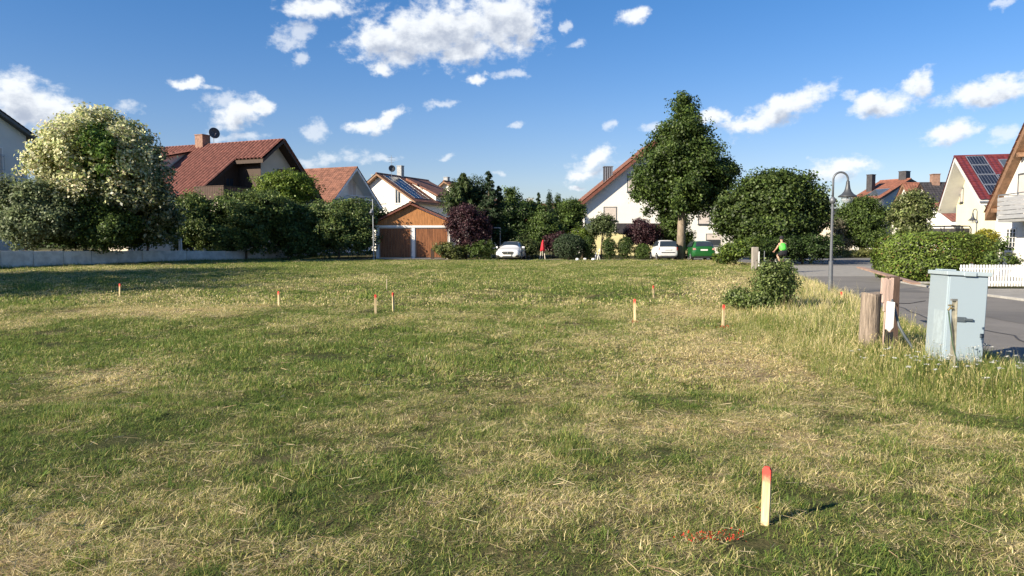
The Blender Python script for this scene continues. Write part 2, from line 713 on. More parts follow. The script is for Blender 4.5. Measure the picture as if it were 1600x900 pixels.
ly = np.array([-12, 0, 4, 6.5, 8.8, 10.7, 12.7, 16, 19.3, 25, 31.9])
mb = MB()
rightx = lambda y: np.interp(y, [-12, 19, 22, 28, 31.9], [12.9, 13.25, 13.3, 14.3, 16.5])
vv, ff = [], []
for i, y in enumerate(ly):
    vv += [(float(road_left(y)), y, 0.004), (float(rightx(y)), y, 0.004)]
    if i:
        ff.append((2 * i - 2, 2 * i - 1, 2 * i + 1, 2 * i))
mb.add(vv, ff)
props(mb.build('road', A_main), kind='structure')
# raised crossing of light pavers
sheet('crossing', [(12.2, 31.9), (16.5, 31.9), (19.0, 31.0), (21.5, 31.6), (27, 38), (34, 45), (16.0, 45), (14.2, 38)], 0.006, pave_m)
# cross street
sheet('cross_street', [(8, 45.01), (70, 45.01), (95, 66), (14, 63)], 0.005, A_far)
# lane behind the meadow
lane_m = mat('gravel_lane', (0.26, 0.235, 0.19), 0.95, 0.22, 1.6, bump=0.5, bscale=40)
mb = MB()
mb.add([(-17, 57.6, 0.006), (14, 56.4, 0.006), (14, 59.6, 0.006), (-17, 60.0, 0.006)], [(0, 1, 2, 3)])
props(mb.build('lane', lane_m), kind='structure')
# pavement and driveway on the right, with a flush kerb
sheet('pavement', [(13.4, -12), (60, -12), (60, 23.55), (13.75, 23.55), (13.5, 21)], 0.03, pave_m)
mb = MB()
ks = [(12.9, -12), (13.25, 19), (13.35, 21), (13.6, 23.5), (14.3, 27.2)]
for a, b in zip(ks[:-1], ks[1:]):
    mb.beam((a[0] + 0.08, a[1], 0.02), (b[0] + 0.08, b[1] - 0.01, 0.02), 0.14, 0.09)
props(mb.build('kerb', kerb_m), kind='structure')
mb = MB()
mb.beam((14, 66.3, 0.06), (94, 69.0, 0.06), 0.5, 0.14)
props(mb.build('far_kerb', kerb_m), kind='structure')
# gutter strip of small stones near the hedge
mb = MB()
mb.beam((14.9, 27.0, 0.02), (21.6, 26.2, 0.02), 0.35, 0.06)
props(mb.build('gutter_strip', kerb_m), kind='structure')
sheet('driveway', [(-12.0, 58.2), (-5.4, 57.9), (-5.4, 60.9), (-12.0, 60.9)], 0.05, pave_m)

# repairs, cracks and covers in the road
crack_m = mat('crack_sealing', (0.045, 0.043, 0.04), 0.6, 0.2, 8)
patch_m = asphalt('asphalt_repair', (0.135, 0.128, 0.117))
sheet('road_patch', [(9.6, 13.6), (11.2, 13.3), (11.5, 16.2), (9.9, 16.5)], 0.009, patch_m)
sheet('road_patch', [(10.8, 22.5), (12.6, 22.2), (12.8, 23.6), (11.0, 23.9)], 0.009, patch_m)
for pts in ([(7.6, 10.5), (8.3, 12.2), (8.2, 14.4), (9.1, 17.0), (9.6, 20.2), (10.7, 24.0), (11.2, 28.0)], [(10.4, 8.0), (10.7, 10.0), (11.6, 11.5), (12.3, 14.0)], [(9.7, 20.3), (11.0, 20.0), (12.4, 20.6), (13.2, 20.5)]):
    mb = MB()
    P_ = []
    for (xa, ya), (xb, yb) in zip(pts[:-1], pts[1:]):
        for k in range(6):
            P_.append((xa + (xb - xa) * k / 6 + random.gauss(0, 0.035), ya + (yb - ya) * k / 6))
    for (xa, ya), (xb, yb) in zip(P_[:-1], P_[1:]):
        dx, dy = xb - xa, yb - ya
        L_ = math.hypot(dx, dy)
        nx, ny = -dy / L_ * 0.018, dx / L_ * 0.018
        mb.add([(xa - nx, ya - ny, 0.012), (xb - nx, yb - ny, 0.012), (xb + nx, yb + ny, 0.012), (xa + nx, ya + ny, 0.012)], [(0, 1, 2, 3)])
    props(mb.build('road_crack', crack_m), kind='structure')
mb = MB()
mb.lathe([(0.001, 0.016), (0.29, 0.016), (0.31, 0.012), (0.31, 0.0)], 24, 0, (10.4, 26.5, 0))
o = mb.build('manhole_cover', mat('cast_iron', (0.06, 0.058, 0.055), 0.6, 0.3, 14, metal=0.4))
props(o, 'round dark cast iron cover set in the asphalt near the lamp', 'manhole cover')

# ------------------------------------------------------------------ houses
wall_white = mat('white_render', (0.80, 0.77, 0.70), 0.9, 0.04, 0.7, bump=0.1, bscale=60)
wall_cream = mat('cream_render', (0.78, 0.74, 0.52), 0.9, 0.04, 0.7, bump=0.1, bscale=60)
wall_beige = mat('beige_render', (0.60, 0.53, 0.42), 0.9, 0.06, 0.7)
wall_shaded = mat('shaded_white_render', (0.66, 0.67, 0.64), 0.9, 0.05, 0.7)  # greyer copy of the white render, shade put into its colour
tile_red = mat('red_clay_tile', (0.225, 0.092, 0.066), 0.75, 0.35, 3.0, bump=0.2, bscale=25)
tile_orange = mat('orange_clay_tile', (0.23, 0.095, 0.060), 0.75, 0.3, 3.0)
tile_brown = mat('brown_clay_tile', (0.20, 0.090, 0.058), 0.8, 0.4, 2.2)
tile_dark = mat('dark_tile', (0.045, 0.042, 0.045), 0.55, 0.3, 3.0)
tile_glaze = mat('glazed_red_tile', (0.135, 0.028, 0.025), 0.35, 0.25, 3.0, spec=0.6)
wood_dark = mat('dark_stained_wood', (0.055, 0.034, 0.022), 0.7, 0.3, 5, stretch=(4, 4, 0.6))
wood_brown = mat('brown_verge_wood', (0.23, 0.13, 0.075), 0.7, 0.3, 5)
wood_red = mat('red_brown_verge_wood', (0.17, 0.062, 0.042), 0.7, 0.25, 5)
wood_orange = mat('honey_wood_boards', (0.42, 0.185, 0.065), 0.6, 0.35, 3, stretch=(5, 5, 0.5))
wood_door = mat('brown_door_boards', (0.235, 0.095, 0.040), 0.6, 0.4, 3, stretch=(5, 5, 0.5))
white_paint = mat('white_paint', (0.82, 0.81, 0.78), 0.5, 0.03, 3)
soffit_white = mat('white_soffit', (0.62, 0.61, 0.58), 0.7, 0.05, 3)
grey_verge = mat('grey_verge_wood', (0.10, 0.11, 0.115), 0.7, 0.2, 4)
pv_m = mat('solar_glass', (0.018, 0.020, 0.028), 0.18, 0.2, 2, spec=0.6)
pv_collector = mat('solar_collector_glass', (0.07, 0.085, 0.10), 0.15, 0.1, 1, spec=0.7)
alu = mat('aluminium', (0.52, 0.53, 0.54), 0.35, 0.1, 8, metal=0.7)
galv = mat('galvanised_steel', (0.33, 0.35, 0.37), 0.45, 0.18, 10, metal=0.6)
shutter_m = mat('pale_shutter', (0.60, 0.53, 0.47), 0.7, 0.06, 4)
chim_m = mat('chimney_render', (0.27, 0.165, 0.12), 0.9, 0.25, 5)
chim_grey = mat('chimney_metal', (0.22, 0.23, 0.24), 0.5, 0.2, 5, metal=0.4)
concrete = mat('pale_concrete', (0.60, 0.59, 0.55), 0.9, 0.18, 2.2, bump=0.2, bscale=30)
black_m = mat('black_plastic', (0.02, 0.02, 0.022), 0.5, 0.2, 6)
glass_m = glass_dark()


def tile_sheet(mb, P, U, lu, Vv, lv, mi, pitch=0.30, row=0.36, amp=0.03, ns=5, mask=None, offn=0.03, step=0.022):
    """corrugated, stepped tile surface from P along U (eave) and Vv (up the slope)"""
    P, U, Vv = Vector(P), Vector(U).normalized(), Vector(Vv).normalized()
    nrm = U.cross(Vv).normalized()
    if nrm.z < 0:
        nrm = -nrm
    nu = max(2, int(round(lu / pitch)) * ns)
    nr = max(1, int(round(lv / row)))
    us = np.linspace(0, lu, nu + 1)
    prof = amp * np.abs(np.cos(np.pi * us / (lu / max(1, round(lu / pitch)))))
    vs, ofs = [], []
    for i in range(nr):
        vs += [lv * i / nr, lv * (i + 1) / nr]
        ofs += [step, 0.0]
    Pn, Un, Vn, Nn = (np.array(q) for q in (P, U, Vv, nrm))
    verts = Pn[None, None] + us[None, :, None] * Un + np.array(vs)[:, None, None] * Vn + (prof[None, :] + np.array(ofs)[:, None] + offn)[..., None] * Nn
    verts = verts.reshape(-1, 3)
    w = nu + 1
    faces = []
    for j in range(len(vs) - 1):
        vm = (vs[j] + vs[j + 1]) / 2
        for i in range(nu):
            if mask and mask((us[i] + us[i + 1]) / 2, vm):
                continue
            faces.append((j * w + i, j * w + i + 1, (j + 1) * w + i + 1, (j + 1) * w + i))
    mb.add(verts.tolist(), faces, mi)


def solve_gable(apex, g, a, b):
    """outline points of a gable from three picture positions, the apex depth and the gable's direction"""
    A = at(*apex)
    g = Vector((g[0], g[1], 0)).normalized()
    def side(p, sgn):
        k, _ = pray(p[0], p[1])
        # (A.x + s g.x) = k (A.y + s g.y)
        s = (k * A.y - A.x) / (g.x - k * g.y)
        Y = A.y + s * g.y
        return abs(s), at(p[0], p[1], Y).z
    w1, za = side(a, -1)
    w2, zb = side(b, 1)
    return A, g, w1, za, w2, zb


class House:
    def __init__(s, name, label, A, g, w1, za, w2, zb, zr, L, wall, tile, trim, ov=0.6, oe=0.5, base=0.0, thick=0.2, tiles=True,
                 cat='house', group=None, pitch=0.30, verge_board=True, walls=True, ridge_front=0.0):
        s.w1, s.za, s.w2, s.zb, s.zr, s.L, s.ov, s.oe, s.base, s.th = w1, za, w2, zb, zr, L, ov, oe, base, thick
        s.root = thing(name, label, cat, (A.x, A.y, base), math.atan2(g.y, g.x), group)
        s.tile, s.trim, s.wallm = tile, trim, wall
        b = base
        s.k1 = (zr - za) / w1
        s.k2 = (zr - zb) / w2
        s.t1 = thick * math.sqrt(1 + s.k1 ** 2)
        s.t2 = thick * math.sqrt(1 + s.k2 ** 2)
        if walls:
            mb = MB()
            x0, x1 = -(w1 - oe), (w2 - oe)
            mb.prism([(x0, -1.0), (x1, -1.0), (x1, s.under(x1) - b - 0.01), (0, s.under(0) - b - 0.01), (x0, s.under(x0) - b - 0.01)], ov, L - ov)
            s.wall = mb.build('wall', wall, s.root)
        s.roof_cut = None

    def under(s, x):
        t = max(s.t1, s.t2)
        return (s.zr - s.k1 * -x - t) if x < 0 else (s.zr - s.k2 * x - t)

    def top(s, x):
        return (s.zr - s.k1 * -x) if x < 0 else (s.zr - s.k2 * x)

    def roof(s, cut=None, pitch=0.30, amp=0.03, ridge=True, step=0.022):
        """cut = (depth along the ridge, share of the left slope from the eave) opened at the front left corner"""
        b, w1, w2, L = s.base, s.w1, s.w2, s.L
        mb = MB()
        t = max(s.t1, s.t2)
        def slab(xa, za, xb, zb, y0, y1):
            mb.prism([(xa, za - t - b), (xb, zb - t - b), (xb, zb - b), (xa, za - b)], y0, y1, 0)
        if cut:
            xc = -w1 + cut[1] * w1
            slab(-w1, s.za, xc, s.top(xc), cut[0], L)
            slab(xc, s.top(xc), 0, s.zr, 0, L)
        else:
            slab(-w1, s.za, 0, s.zr, 0, L)
        slab(0, s.zr, w2, s.zb, 0, L)
        l1 = math.hypot(w1, s.zr - s.za)
        l2 = math.hypot(w2, s.zr - s.zb)
        msk = (lambda u, v: u < cut[0] and v < l1 * cut[1]) if cut else None
        tile_sheet(mb, (-w1 - 0.02, -0.04, s.za - b), (0, 1, 0), L + 0.08, (w1, 0, s.zr - s.za), l1, 1, pitch, 0.36, amp, mask=msk, step=step)
        tile_sheet(mb, (w2 + 0.02, -0.04, s.zb - b), (0, 1, 0), L + 0.08, (-w2, 0, s.zr - s.zb), l2, 1, pitch, 0.36, amp)
        if ridge:
            mb.tube([(0, -0.05, s.zr - b + 0.05), (0, L + 0.05, s.zr - b + 0.05)], 0.11, 8, 1)
        s.roof_o = mb.build('roof', [s.trim, s.tile], s.root)
        return s

    def part(s, name, mb, m, parent=None, **k):
        return mb.build(name, m, parent or s.root, **k)

    def window(s, x, z, w, h, style='glass', frame=white_paint, y=None, mull=1, sill=True):
        y = s.ov if y is None else y
        z -= s.base
        mb = MB()
        f = 0.07
        mb.box(x - w / 2, x + w / 2, y - 0.035, y + 0.03, z, z + f)
        mb.box(x - w / 2, x + w / 2, y - 0.035, y + 0.03, z + h - f, z + h)
        mb.box(x - w / 2, x - w / 2 + f, y - 0.033, y + 0.03, z + f, z + h - f)
        mb.box(x + w / 2 - f, x + w / 2, y - 0.033, y + 0.03, z + f, z + h - f)
        for i in range(1, mull + 1):
            xm = x - w / 2 + w * i / (mull + 1)
            mb.box(xm - 0.03, xm + 0.03, y - 0.03, y + 0.02, z + f, z + h - f)
        win = mb.build('window', frame, s.root)
        p = MB()
        p.box(x - w / 2 + f, x + w / 2 - f, y - 0.014, y + 0.01, z + f, z + h - f)
        p.build('shutter' if style == 'shutter' else 'pane', shutter_m if style == 'shutter' else glass_m, win)
        if sill:
            q = MB()
            q.box(x - w / 2 - 0.05, x + w / 2 + 0.05, y - 0.12, y + 0.01, z - 0.05, z - 0.003)
            q.build('sill', alu if style != 'shutter' else black_m, win)
        return win

    def loc(s, px, py, y=None):
        """local x and world z where the line of sight through a picture position meets the front wall plane"""
        y = s.ov if y is None else y
        M = s.root.matrix_basis
        o = M.inverted() @ Vector((0, 0, CAMZ))
        a, bb = pray(px, py)
        d = M.to_3x3().inverted() @ Vector((a, 1, bb))
        k = (y - o.y) / d.y
        p = o + d * k
        return p.x, p.z + s.base


def house_from_picture(name, label, apex, g, a, b, L, wall, tile, trim, **k):
    A, gv, w1, za, w2, zb = solve_gable(apex, g, a, b)
    return House(name, label, A, gv, w1, za, w2, zb, A.z, L, wall, tile, trim, **k)


E1 = (0.405, 0.915)
E2 = (0.915, -0.405)


def chimney(h, x, y, w, hh, m, cap=True, name='chimney'):
    mb = MB()
    z = h.top(x) - h.base
    mb.box(x - w / 2, x + w / 2, y - w / 2, y + w / 2, z - 0.5, z + hh)
    if cap:
        mb.box(x - w / 2 - 0.05, x + w / 2 + 0.05, y - w / 2 - 0.05, y + w / 2 + 0.05, z + hh, z + hh + 0.07)
    return mb.build(name, m, h.roof_o)


def slope_panel(h, side, y0, y1, f0, f1, m, name, parent, cells=0, lift=0.11):
    """flat panel lying on a roof slope; f from eave 0 to ridge 1"""
    w = h.w1 if side < 0 else h.w2
    ze = h.za if side < 0 else h.zb
    mb = MB()
    def P(f, y, l):
        x = w * (1 - f)
        z = ze + (h.zr - ze) * f
        kk = (h.zr - ze)
        n = Vector((kk, 0, w)).normalized() * l
        return Vector(((x + n.x) * side, y, z + n.z - h.base))
    def slab(fa, fb, ya, yb, la, lb, mi):
        v = [P(fa, ya, la), P(fa, yb, la), P(fb, yb, la), P(fb, ya, la), P(fa, ya, lb), P(fa, yb, lb), P(fb, yb, lb), P(fb, ya, lb)]
        mb.add(v, [(0, 1, 2, 3), (7, 6, 5, 4), (0, 4, 5, 1), (1, 5, 6, 2), (2, 6, 7, 3), (3, 7, 4, 0)], mi)
    slab(f0, f1, y0, y1, lift - 0.05, lift, 0)
    e = 0.055
    ef = e / math.hypot(w, h.zr - ze)
    slab(f0, f0 + ef, y0, y1, lift + 0.001, lift + 0.012, 1)
    slab(f1 - ef, f1, y0, y1, lift + 0.001, lift + 0.012, 1)
    slab(f0 + ef, f1 - ef, y0, y0 + e, lift + 0.001, lift + 0.012, 1)
    slab(f0 + ef, f1 - ef, y1 - e, y1, lift + 0.001, lift + 0.012, 1)
    for i in range(1, cells):
        yy = y0 + (y1 - y0) * i / cells
        slab(f0 + ef, f1 - ef, yy - 0.008, yy + 0.008, lift + 0.001, lift + 0.004, 1)
    return mb.build(name, [m, alu], parent)


# --- the white house at the left edge, shade put into its wall colour
h = House('dark_roofed_house', 'white house, wall colour greyed as if in shade, with dark tiled roof and French window behind the pale flowering tree', Vector((-37.0, 49.0, 0)), Vector((*E1, 0)).normalized(),
          6.0, 9.0, 6.0, 9.0, 12.6, 12, wall_shaded, tile_dark, grey_verge, ov=0.5, base=0.5)
h.roof()
x, z = h.loc(-6, 265)
h.window(x, z - 1.0, 1.0, 2.6, 'shutter', mull=0)
mb = MB()
x, z = h.loc(4, 243)
x0, z0 = h.loc(0, 276)
for k in range(9):
    xx = x - 1.6 + k * 0.2
    mb.box(xx - 0.012, xx + 0.012, h.ov - 0.2, h.ov - 0.176, z - 1.0 - h.base, z - h.base)
mb.box(x - 1.62, x + 0.02, h.ov - 0.205, h.ov - 0.171, z - h.base, z - h.base + 0.04)
mb.box(x - 1.62, x + 0.02, h.ov - 0.205, h.ov - 0.171, z - h.base - 1.04, z - h.base - 1.0)
mb.box(x - 1.60, x - 1.57, h.ov - 0.2, h.ov, z - h.base - 0.1, z - h.base - 0.07)
mb.box(x - 0.03, x, h.ov - 0.2, h.ov, z - h.base - 0.1, z - h.base - 0.07)
mb.build('window_railing', galv, h.root)

# --- the red-roofed house with roof terrace
h = house_from_picture('red_roofed_house', 'house with large red tiled roof, roof terrace and rendered chimney behind the hedge', (443, 219, 67), E1, (350, 305), (506, 319), 15.5,
                       wall_beige, tile_red, wood_dark, ov=0.9, oe=0.5, base=0.5, walls=False)
CUT = (3.2, 0.63)
xc = -h.w1 * 0.27
mb = MB()
zf = h.za - 0.25
x0, x1 = -(h.w1 - h.oe), h.w2 - h.oe
b = h.base
mb.box(x0, x1, h.ov, h.L - h.ov, -1, zf - b)
mb.prism([(xc, zf - b), (x1, zf - b), (x1, max(zf, h.under(x1)) - b + 0.001), (0, h.under(0) - b - 0.01), (xc, h.under(xc) - b - 0.01)], h.ov, h.L - h.ov)
mb.build('wall', wall_beige, h.root)
mb = MB()
mb.prism([(x0, zf - b), (xc - 0.002, zf - b), (xc - 0.002, h.under(xc) - b - 0.01), (x0, max(h.under(x0), zf + 0.05) - b)], CUT[0] + 0.3, h.L - h.ov)
mb.box(xc - 0.03, xc - 0.002, h.ov, CUT[0] + 0.3, zf - b, h.under(xc) - b - 0.02)
mb.build('boarded_wall', wood_dark, h.root)
h.roof(cut=CUT, pitch=0.42, amp=0.17, step=0.006)
# terrace railing with upright boards
mb = MB()
xl, zl = h.loc(353, 284, h.ov * 0.3)
for k in range(22):
    xx = x0 - 0.25 + k * 0.19
    mb.box(xx, xx + 0.165, 0.25, 0.28, zf - b - 0.1, zf - b + 1.02)
for k in range(17):
    yy = 0.3 + k * 0.19
    mb.box(x0 - 0.28, x0 - 0.25, yy, yy + 0.165, zf - b - 0.1, zf - b + 1.02)
mb.box(x0 - 0.32, x0 + 4.0, 0.2, 0.34, zf - b + 1.02, zf - b + 1.07)
mb.box(x0 - 0.32, x0 - 0.2, 0.341, 3.5, zf - b + 1.02, zf - b + 1.07)
mb.box(x0 - 0.24, xc, 0.29, CUT[0] + 0.3, zf - b - 0.05, zf - b + 0.02)
mb.build('terrace_railing', mat('weathered_rail_wood', (0.085, 0.055, 0.042), 0.8, 0.35, 5, stretch=(4, 4, 0.5)), h.root)
h.window(xc - 1.1, zf + 0.1, 1.0, 2.0, y=CUT[0] + 0.3, frame=wood_dark, sill=False)
x, z = h.loc(441, 268)
h.window(x, z - 0.7, 1.3, 0.9, frame=wood_dark)
# chimney and dish
A = h.root.location
chimney(h, -0.1, 9.6, 0.95, 1.0, chim_m)
# dormer with its own tiled roof
mb = MB()
xd = -h.w1 * 0.62
ztop = h.zr - 0.55
mb.prism([(xd, h.top(xd) - b - 0.1), (-0.3, h.top(-0.3) - b - 0.6), (-0.3, ztop - b - 0.06), (xd, ztop - 1.0 - b)], 10.2, 15.2, 0)
mb.build('dormer', mat('dormer_render', (0.70, 0.60, 0.50), 0.9, 0.05, 1), h.root)
mb = MB()
tile_sheet(mb, (xd - 0.5, 9.9, ztop - 1.12 - b), (0, 1, 0), 5.6, (-xd + 0.3, 0, 1.18), math.hypot(-xd + 0.3, 1.18), 1, 0.3, 0.36, 0.045, offn=0.06)
mb.prism([(xd - 0.5, ztop - 1.14 - b), (-0.2, ztop - 0.02 - b), (-0.2, ztop + 0.04 - b), (xd - 0.5, ztop - 1.08 - b)], 9.9, 15.5, 0)
mb.build('dormer_roof', [wood_dark, tile_red], h.roof_o)
# satellite dish on the ridge
dish_root = thing('satellite_dish', 'dark round satellite dish on the ridge next to the rendered chimney', 'satellite dish',
                  h.root.matrix_basis @ Vector((0, 8.3, h.zr - b)))
def dish(root, r, hgt, m, face):
    mb = MB()
    mb.tube([(0, 0, -0.1), (0, 0, hgt)], 0.03, 6)
    mb.build('mast', galv, root)
    mb = MB()
    prof = [(0.001, 0.0), (r * 0.4, 0.02), (r * 0.75, 0.07), (r, 0.14), (r, 0.155), (r * 0.7, 0.09), (0.001, 0.02)]
    mb.lathe(prof, 20)
    q = Vector(face).normalized().to_track_quat('Z', 'Y').to_matrix()
    mb.v = [tuple(q @ Vector(p) + Vector((0, 0, hgt + r * 0.6)) + Vector(face).normalized() * 0.05) for p in mb.v]
    mb.build('reflector', m, root, smooth=True)
    mb = MB()
    f = Vector(face).normalized()
    c = Vector((0, 0, hgt + r * 0.6))
    mb.tube([c - Vector((0, 0, r * 0.9)), c + f * 0.5 - Vector((0, 0, r * 0.3))], 0.015, 5)
    mb.tube([c + f * 0.5 - Vector((0, 0, r * 0.3)), c + f * 0.6 - Vector((0, 0, r * 0.25))], 0.04, 6)
    mb.build('receiver_arm', galv, root)
dish(dish_root, 0.52, 0.75, mat('dark_dish', (0.06, 0.065, 0.07), 0.5, 0.1, 4), (0.65, -0.7, 0.15))

# --- white gabled house with balcony, brown-red roof
h = house_from_picture('balcony_gable_house', 'white gabled house with brown red tiled roof and curved white balcony, behind the hedge', (558, 262, 82), E1, (518, 318), (598, 326), 9.5,
                       wall_white, tile_brown, white_paint, ov=1.3, oe=0.4, base=0.4, thick=0.22)
h.roof(amp=0.04)
x, z = h.loc(550, 300)
h.window(x, z - 0.4, 1.6, 2.0, 'shutter', mull=1)
mb = MB()
xb0, zb0 = h.loc(536, 316)
xb1, zb1 = h.loc(583, 316)
zb = h.za + 0.1
for k, dz in enumerate((0.0, 0.3, 0.6, 0.95)):
    mb.tube([(xb0, 1.25, zb + dz - h.base), (xb0 + 0.3, 0.5, zb + dz - h.base), (0.3, 0.1, zb + dz - h.base), (xb1 - 0.3, 0.5, zb + dz - h.base), (xb1, 1.25, zb + dz - h.base)], 0.045 if k == 3 else 0.09, 6)
mb.box(xb0, xb1, 0.55, 1.3, zb - 0.25 - h.base, zb - 0.08 - h.base)
mb.build('balcony', white_paint, h.root)

# --- white house with solar roof
h = house_from_picture('solar_roof_house', 'white house with solar strips on dark red roof beyond the wooden garage', (588, 271, 95), E2, (556, 300), (649, 315), 13,
                       wall_white, tile_brown, wood_brown, ov=0.7, oe=0.6, base=0.3)
h.roof()
x, z = h.loc(598, 318)
h.window(x, z, 1.0, 1.3, 'shutter', mull=0)
x, z = h.loc(622, 318)
h.window(x, z, 0.9, 1.9, frame=white_paint)
slope_panel(h, 1, 0.9, 4.6, 0.12, 0.93, pv_m, 'solar_panel', h.roof_o, cells=3)
mb = MB()
b = h.base
mb.prism([(1.6, h.top(1.6) - b - 0.3), (h.w2 - 0.5, h.zb - b - 0.3), (h.w2 - 0.5, h.zb - b + 0.95), (1.6, h.top(1.6) - b + 0.3)], 6.0, 11.5, 0)
mb.build('dormer', wall_white, h.root)
mb = MB()
mb.prism([(0.9, h.top(0.9) - b + 0.1), (h.w2, h.zb + 0.95 - b), (h.w2, h.zb + 1.15 - b), (0.9, h.top(0.9) - b + 0.4)], 5.6, 11.9, 0)
mb.build('dormer_roof', tile_brown, h.roof_o)
mb = MB()
mb.box(h.w2 - 0.52, h.w2 - 0.46, 7.0, 8.0, h.zb - b - 0.2, h.zb - b + 0.7)
mb.build('window', glass_m, h.root)
chimney(h, -0.2, 6.0, 0.7, 1.6, chim_grey)
chimney(h, -1.2, 1.6, 0.8, 0.8, chim_grey)
dr = thing('satellite_dish', 'dark dish with aerial mast on the solar-roofed house, beside its grey chimney', 'satellite dish', h.root.matrix_basis @ Vector((0.6, 2.6, h.top(0.6) - b)))
dish(dr, 0.45, 0.9, mat('dark_dish', (0.06, 0.065, 0.07), 0.5, 0.1, 4), (0.4, -0.9, 0.15))
mb = MB()
mb.tube([(0, 0, 0.8), (0, 0, 2.9)], 0.025, 5)
for zz, ww in ((2.6, 0.4), (2.3, 0.5), (2.0, 0.35)):
    mb.tube([(-ww, 0, zz), (ww, 0, zz)], 0.015, 4)
mb.build('aerial', galv, dr)

# --- small white gable behind the spruce
h = house_from_picture('small_gable_house', 'white gable with red brown verge half hidden behind the dark spruce', (693, 283, 112), E2, (676, 299), (758, 320), 9,
                       wall_white, tile_brown, wood_brown, ov=0.6, oe=0.4, base=0.3)
h.roof()
chimney(h, -0.3, 1.5, 0.7, 0.9, chim_grey)

# --- garage
G = house_from_picture('double_garage', 'wooden double garage with brown board doors and low red tiled roof', (641, 316.5, 60), (1, 0.03), (572, 352), (702, 342.5), 7.5,
                       wood_orange, tile_brown, wood_red, ov=0.35, oe=0.5, base=0.12, thick=0.14, walls=False, cat='garage')
h = G
b = h.base
def gx(px):
    return h.loc(px, 380, h.ov)[0]
zt = h.loc(640, 352.5)[1]
xl, xr = gx(587.5), gx(702.5)
mb = MB()
mb.box(xl + 0.02, xr - 0.02, h.ov + 0.12, h.L - 0.4, -0.6, zt - b)
mb.build('wall', wall_white, h.root)
# boarded gable made of single boards
mb = MB()
x = xl + 0.05
i = 0
while x < xr - 0.1:
    x2 = min(x + 0.13, xr - 0.02)
    xm = x if x < 0 else x2
    zu = min(h.under(x), h.under(x2)) - b - 0.01
    if zu > zt - b + 0.05:
        mb.box(x, x2 - 0.008, h.ov - 0.02 - 0.006 * (i % 2), h.ov + 0.1, zt - b + 0.02, zu)
    x += 0.13
    i += 1
mb.build('gable_boards', wood_orange, h.root)
mb = MB()
mb.box(xl - 0.1, xr + 0.06, h.ov - 0.07, h.ov + 0.1, zt - b - 0.16, zt - b + 0.015)
mb.build('lintel', white_paint, h.root)
for (pa, pb) in ((587.5, 592.2), (643.5, 648.3), (701, 703)):
    mb = MB()
    mb.box(gx(pa), gx(pb), h.ov - 0.05, h.ov + 0.12, -0.1, zt - b - 0.162)
    mb.build('pillar', white_paint, h.root)
for (pa, pb) in ((592.6, 643.1), (648.7, 700.6)):
    mb = MB()
    x, xe = gx(pa) + 0.01, gx(pb) - 0.01
    n = 19
    for k in range(n):
        xa = x + 0.06 + (xe - x - 0.12) * k / n
        xb = x + 0.06 + (xe - x - 0.12) * (k + 1) / n
        mb.box(xa + 0.004, xb - 0.008, h.ov + 0.02, h.ov + 0.08 + 0.012 * (k % 2), 0.02, zt - b - 0.24)
    d = mb.build('garage_door', wood_door, h.root)
    mb = MB()
    mb.box(x, xe, h.ov + 0.0, h.ov + 0.09, zt - b - 0.235, zt - b - 0.17)
    mb.box(x, x + 0.055, h.ov + 0.0, h.ov + 0.09, 0.0, zt - b - 0.236)
    mb.box(xe - 0.055, xe, h.ov + 0.0, h.ov + 0.09, 0.0, zt - b - 0.236)
    mb.build('door_frame', mat('grey_door_frame', (0.45, 0.42, 0.40), 0.5, 0.1, 4), d)
h.roof(pitch=0.28, amp=0.03)
mb = MB()
mb.box(gx(675) , gx(680), h.ov - 1.4, h.ov - 1.0, -0.1, 0.75)
mb.v = mb.v
mb.build('side_bollard', wood_dark, h.root)

# --- big white gabled house in the middle
h = house_from_picture('white_gable_house', 'large white rendered house with red brown verge behind the tall lime tree', (1030, 217, 74), (1, 0.02), (904, 320), (1163, 322), 11,
                       wall_white, tile_brown, wood_red, ov=0.6, oe=0.75, base=0.1, thick=0.28)
h.roof()
for (pa, qa, pb, qb) in ((943, 323, 963.5, 345), (980, 272, 1004, 300), (1031, 319, 1052, 343)):
    x0, z1 = h.loc(pa, qa)
    x1, z0 = h.loc(pb, qb)
    h.window((x0 + x1) / 2, z0, x1 - x0, z1 - z0, 'shutter', frame=grey_verge, mull=0)
x0, z1 = h.loc(1103, 365)
x1, z0 = h.loc(1127, 384)
w = h.window((x0 + x1) / 2, z0, x1 - x0, z1 - z0, 'glass', frame=grey_verge, mull=0)
mb = MB()
mb.box(x0 + 0.07, x1 - 0.07, h.ov - 0.03, h.ov - 0.015, (z0 + z1) / 2 - h.base, z1 - h.base - 0.07)
mb.build('shutter', shutter_m, w)
x0, z1 = h.loc(1100, 335)
h.window(x0, z1 - 1.0, 1.2, 1.3, 'shutter', frame=grey_verge, mull=0)
# lean-to
x0, z1 = h.loc(962, 349)
x1, z0 = h.loc(1036, 364)
mb = MB()
mb.prism([(x0, z1 - h.base), (x1, z1 - h.base), (x1, z0 - h.base + 0.1), (x0, z0 - h.base + 0.1)], h.ov - 0.3, h.ov - 0.02)
mb.box(x0 - 0.1, x1 + 0.1, h.ov - 1.6, h.ov - 0.02, z0 - h.base - 0.02, z0 - h.base + 0.09)
mb.v = [(x, y, z) for (x, y, z) in mb.v]
mb.build('porch_roof', tile_dark, h.root)
mb = MB()
xa, _ = h.loc(926, 365)
mb.box(xa, x1 - 1.0, h.ov - 1.45, h.ov - 0.02, -0.3, z0 - h.base - 0.03)
mb.build('porch_wall', mat('yellow_render', (0.72, 0.64, 0.33), 0.85, 0.06, 1), h.root)
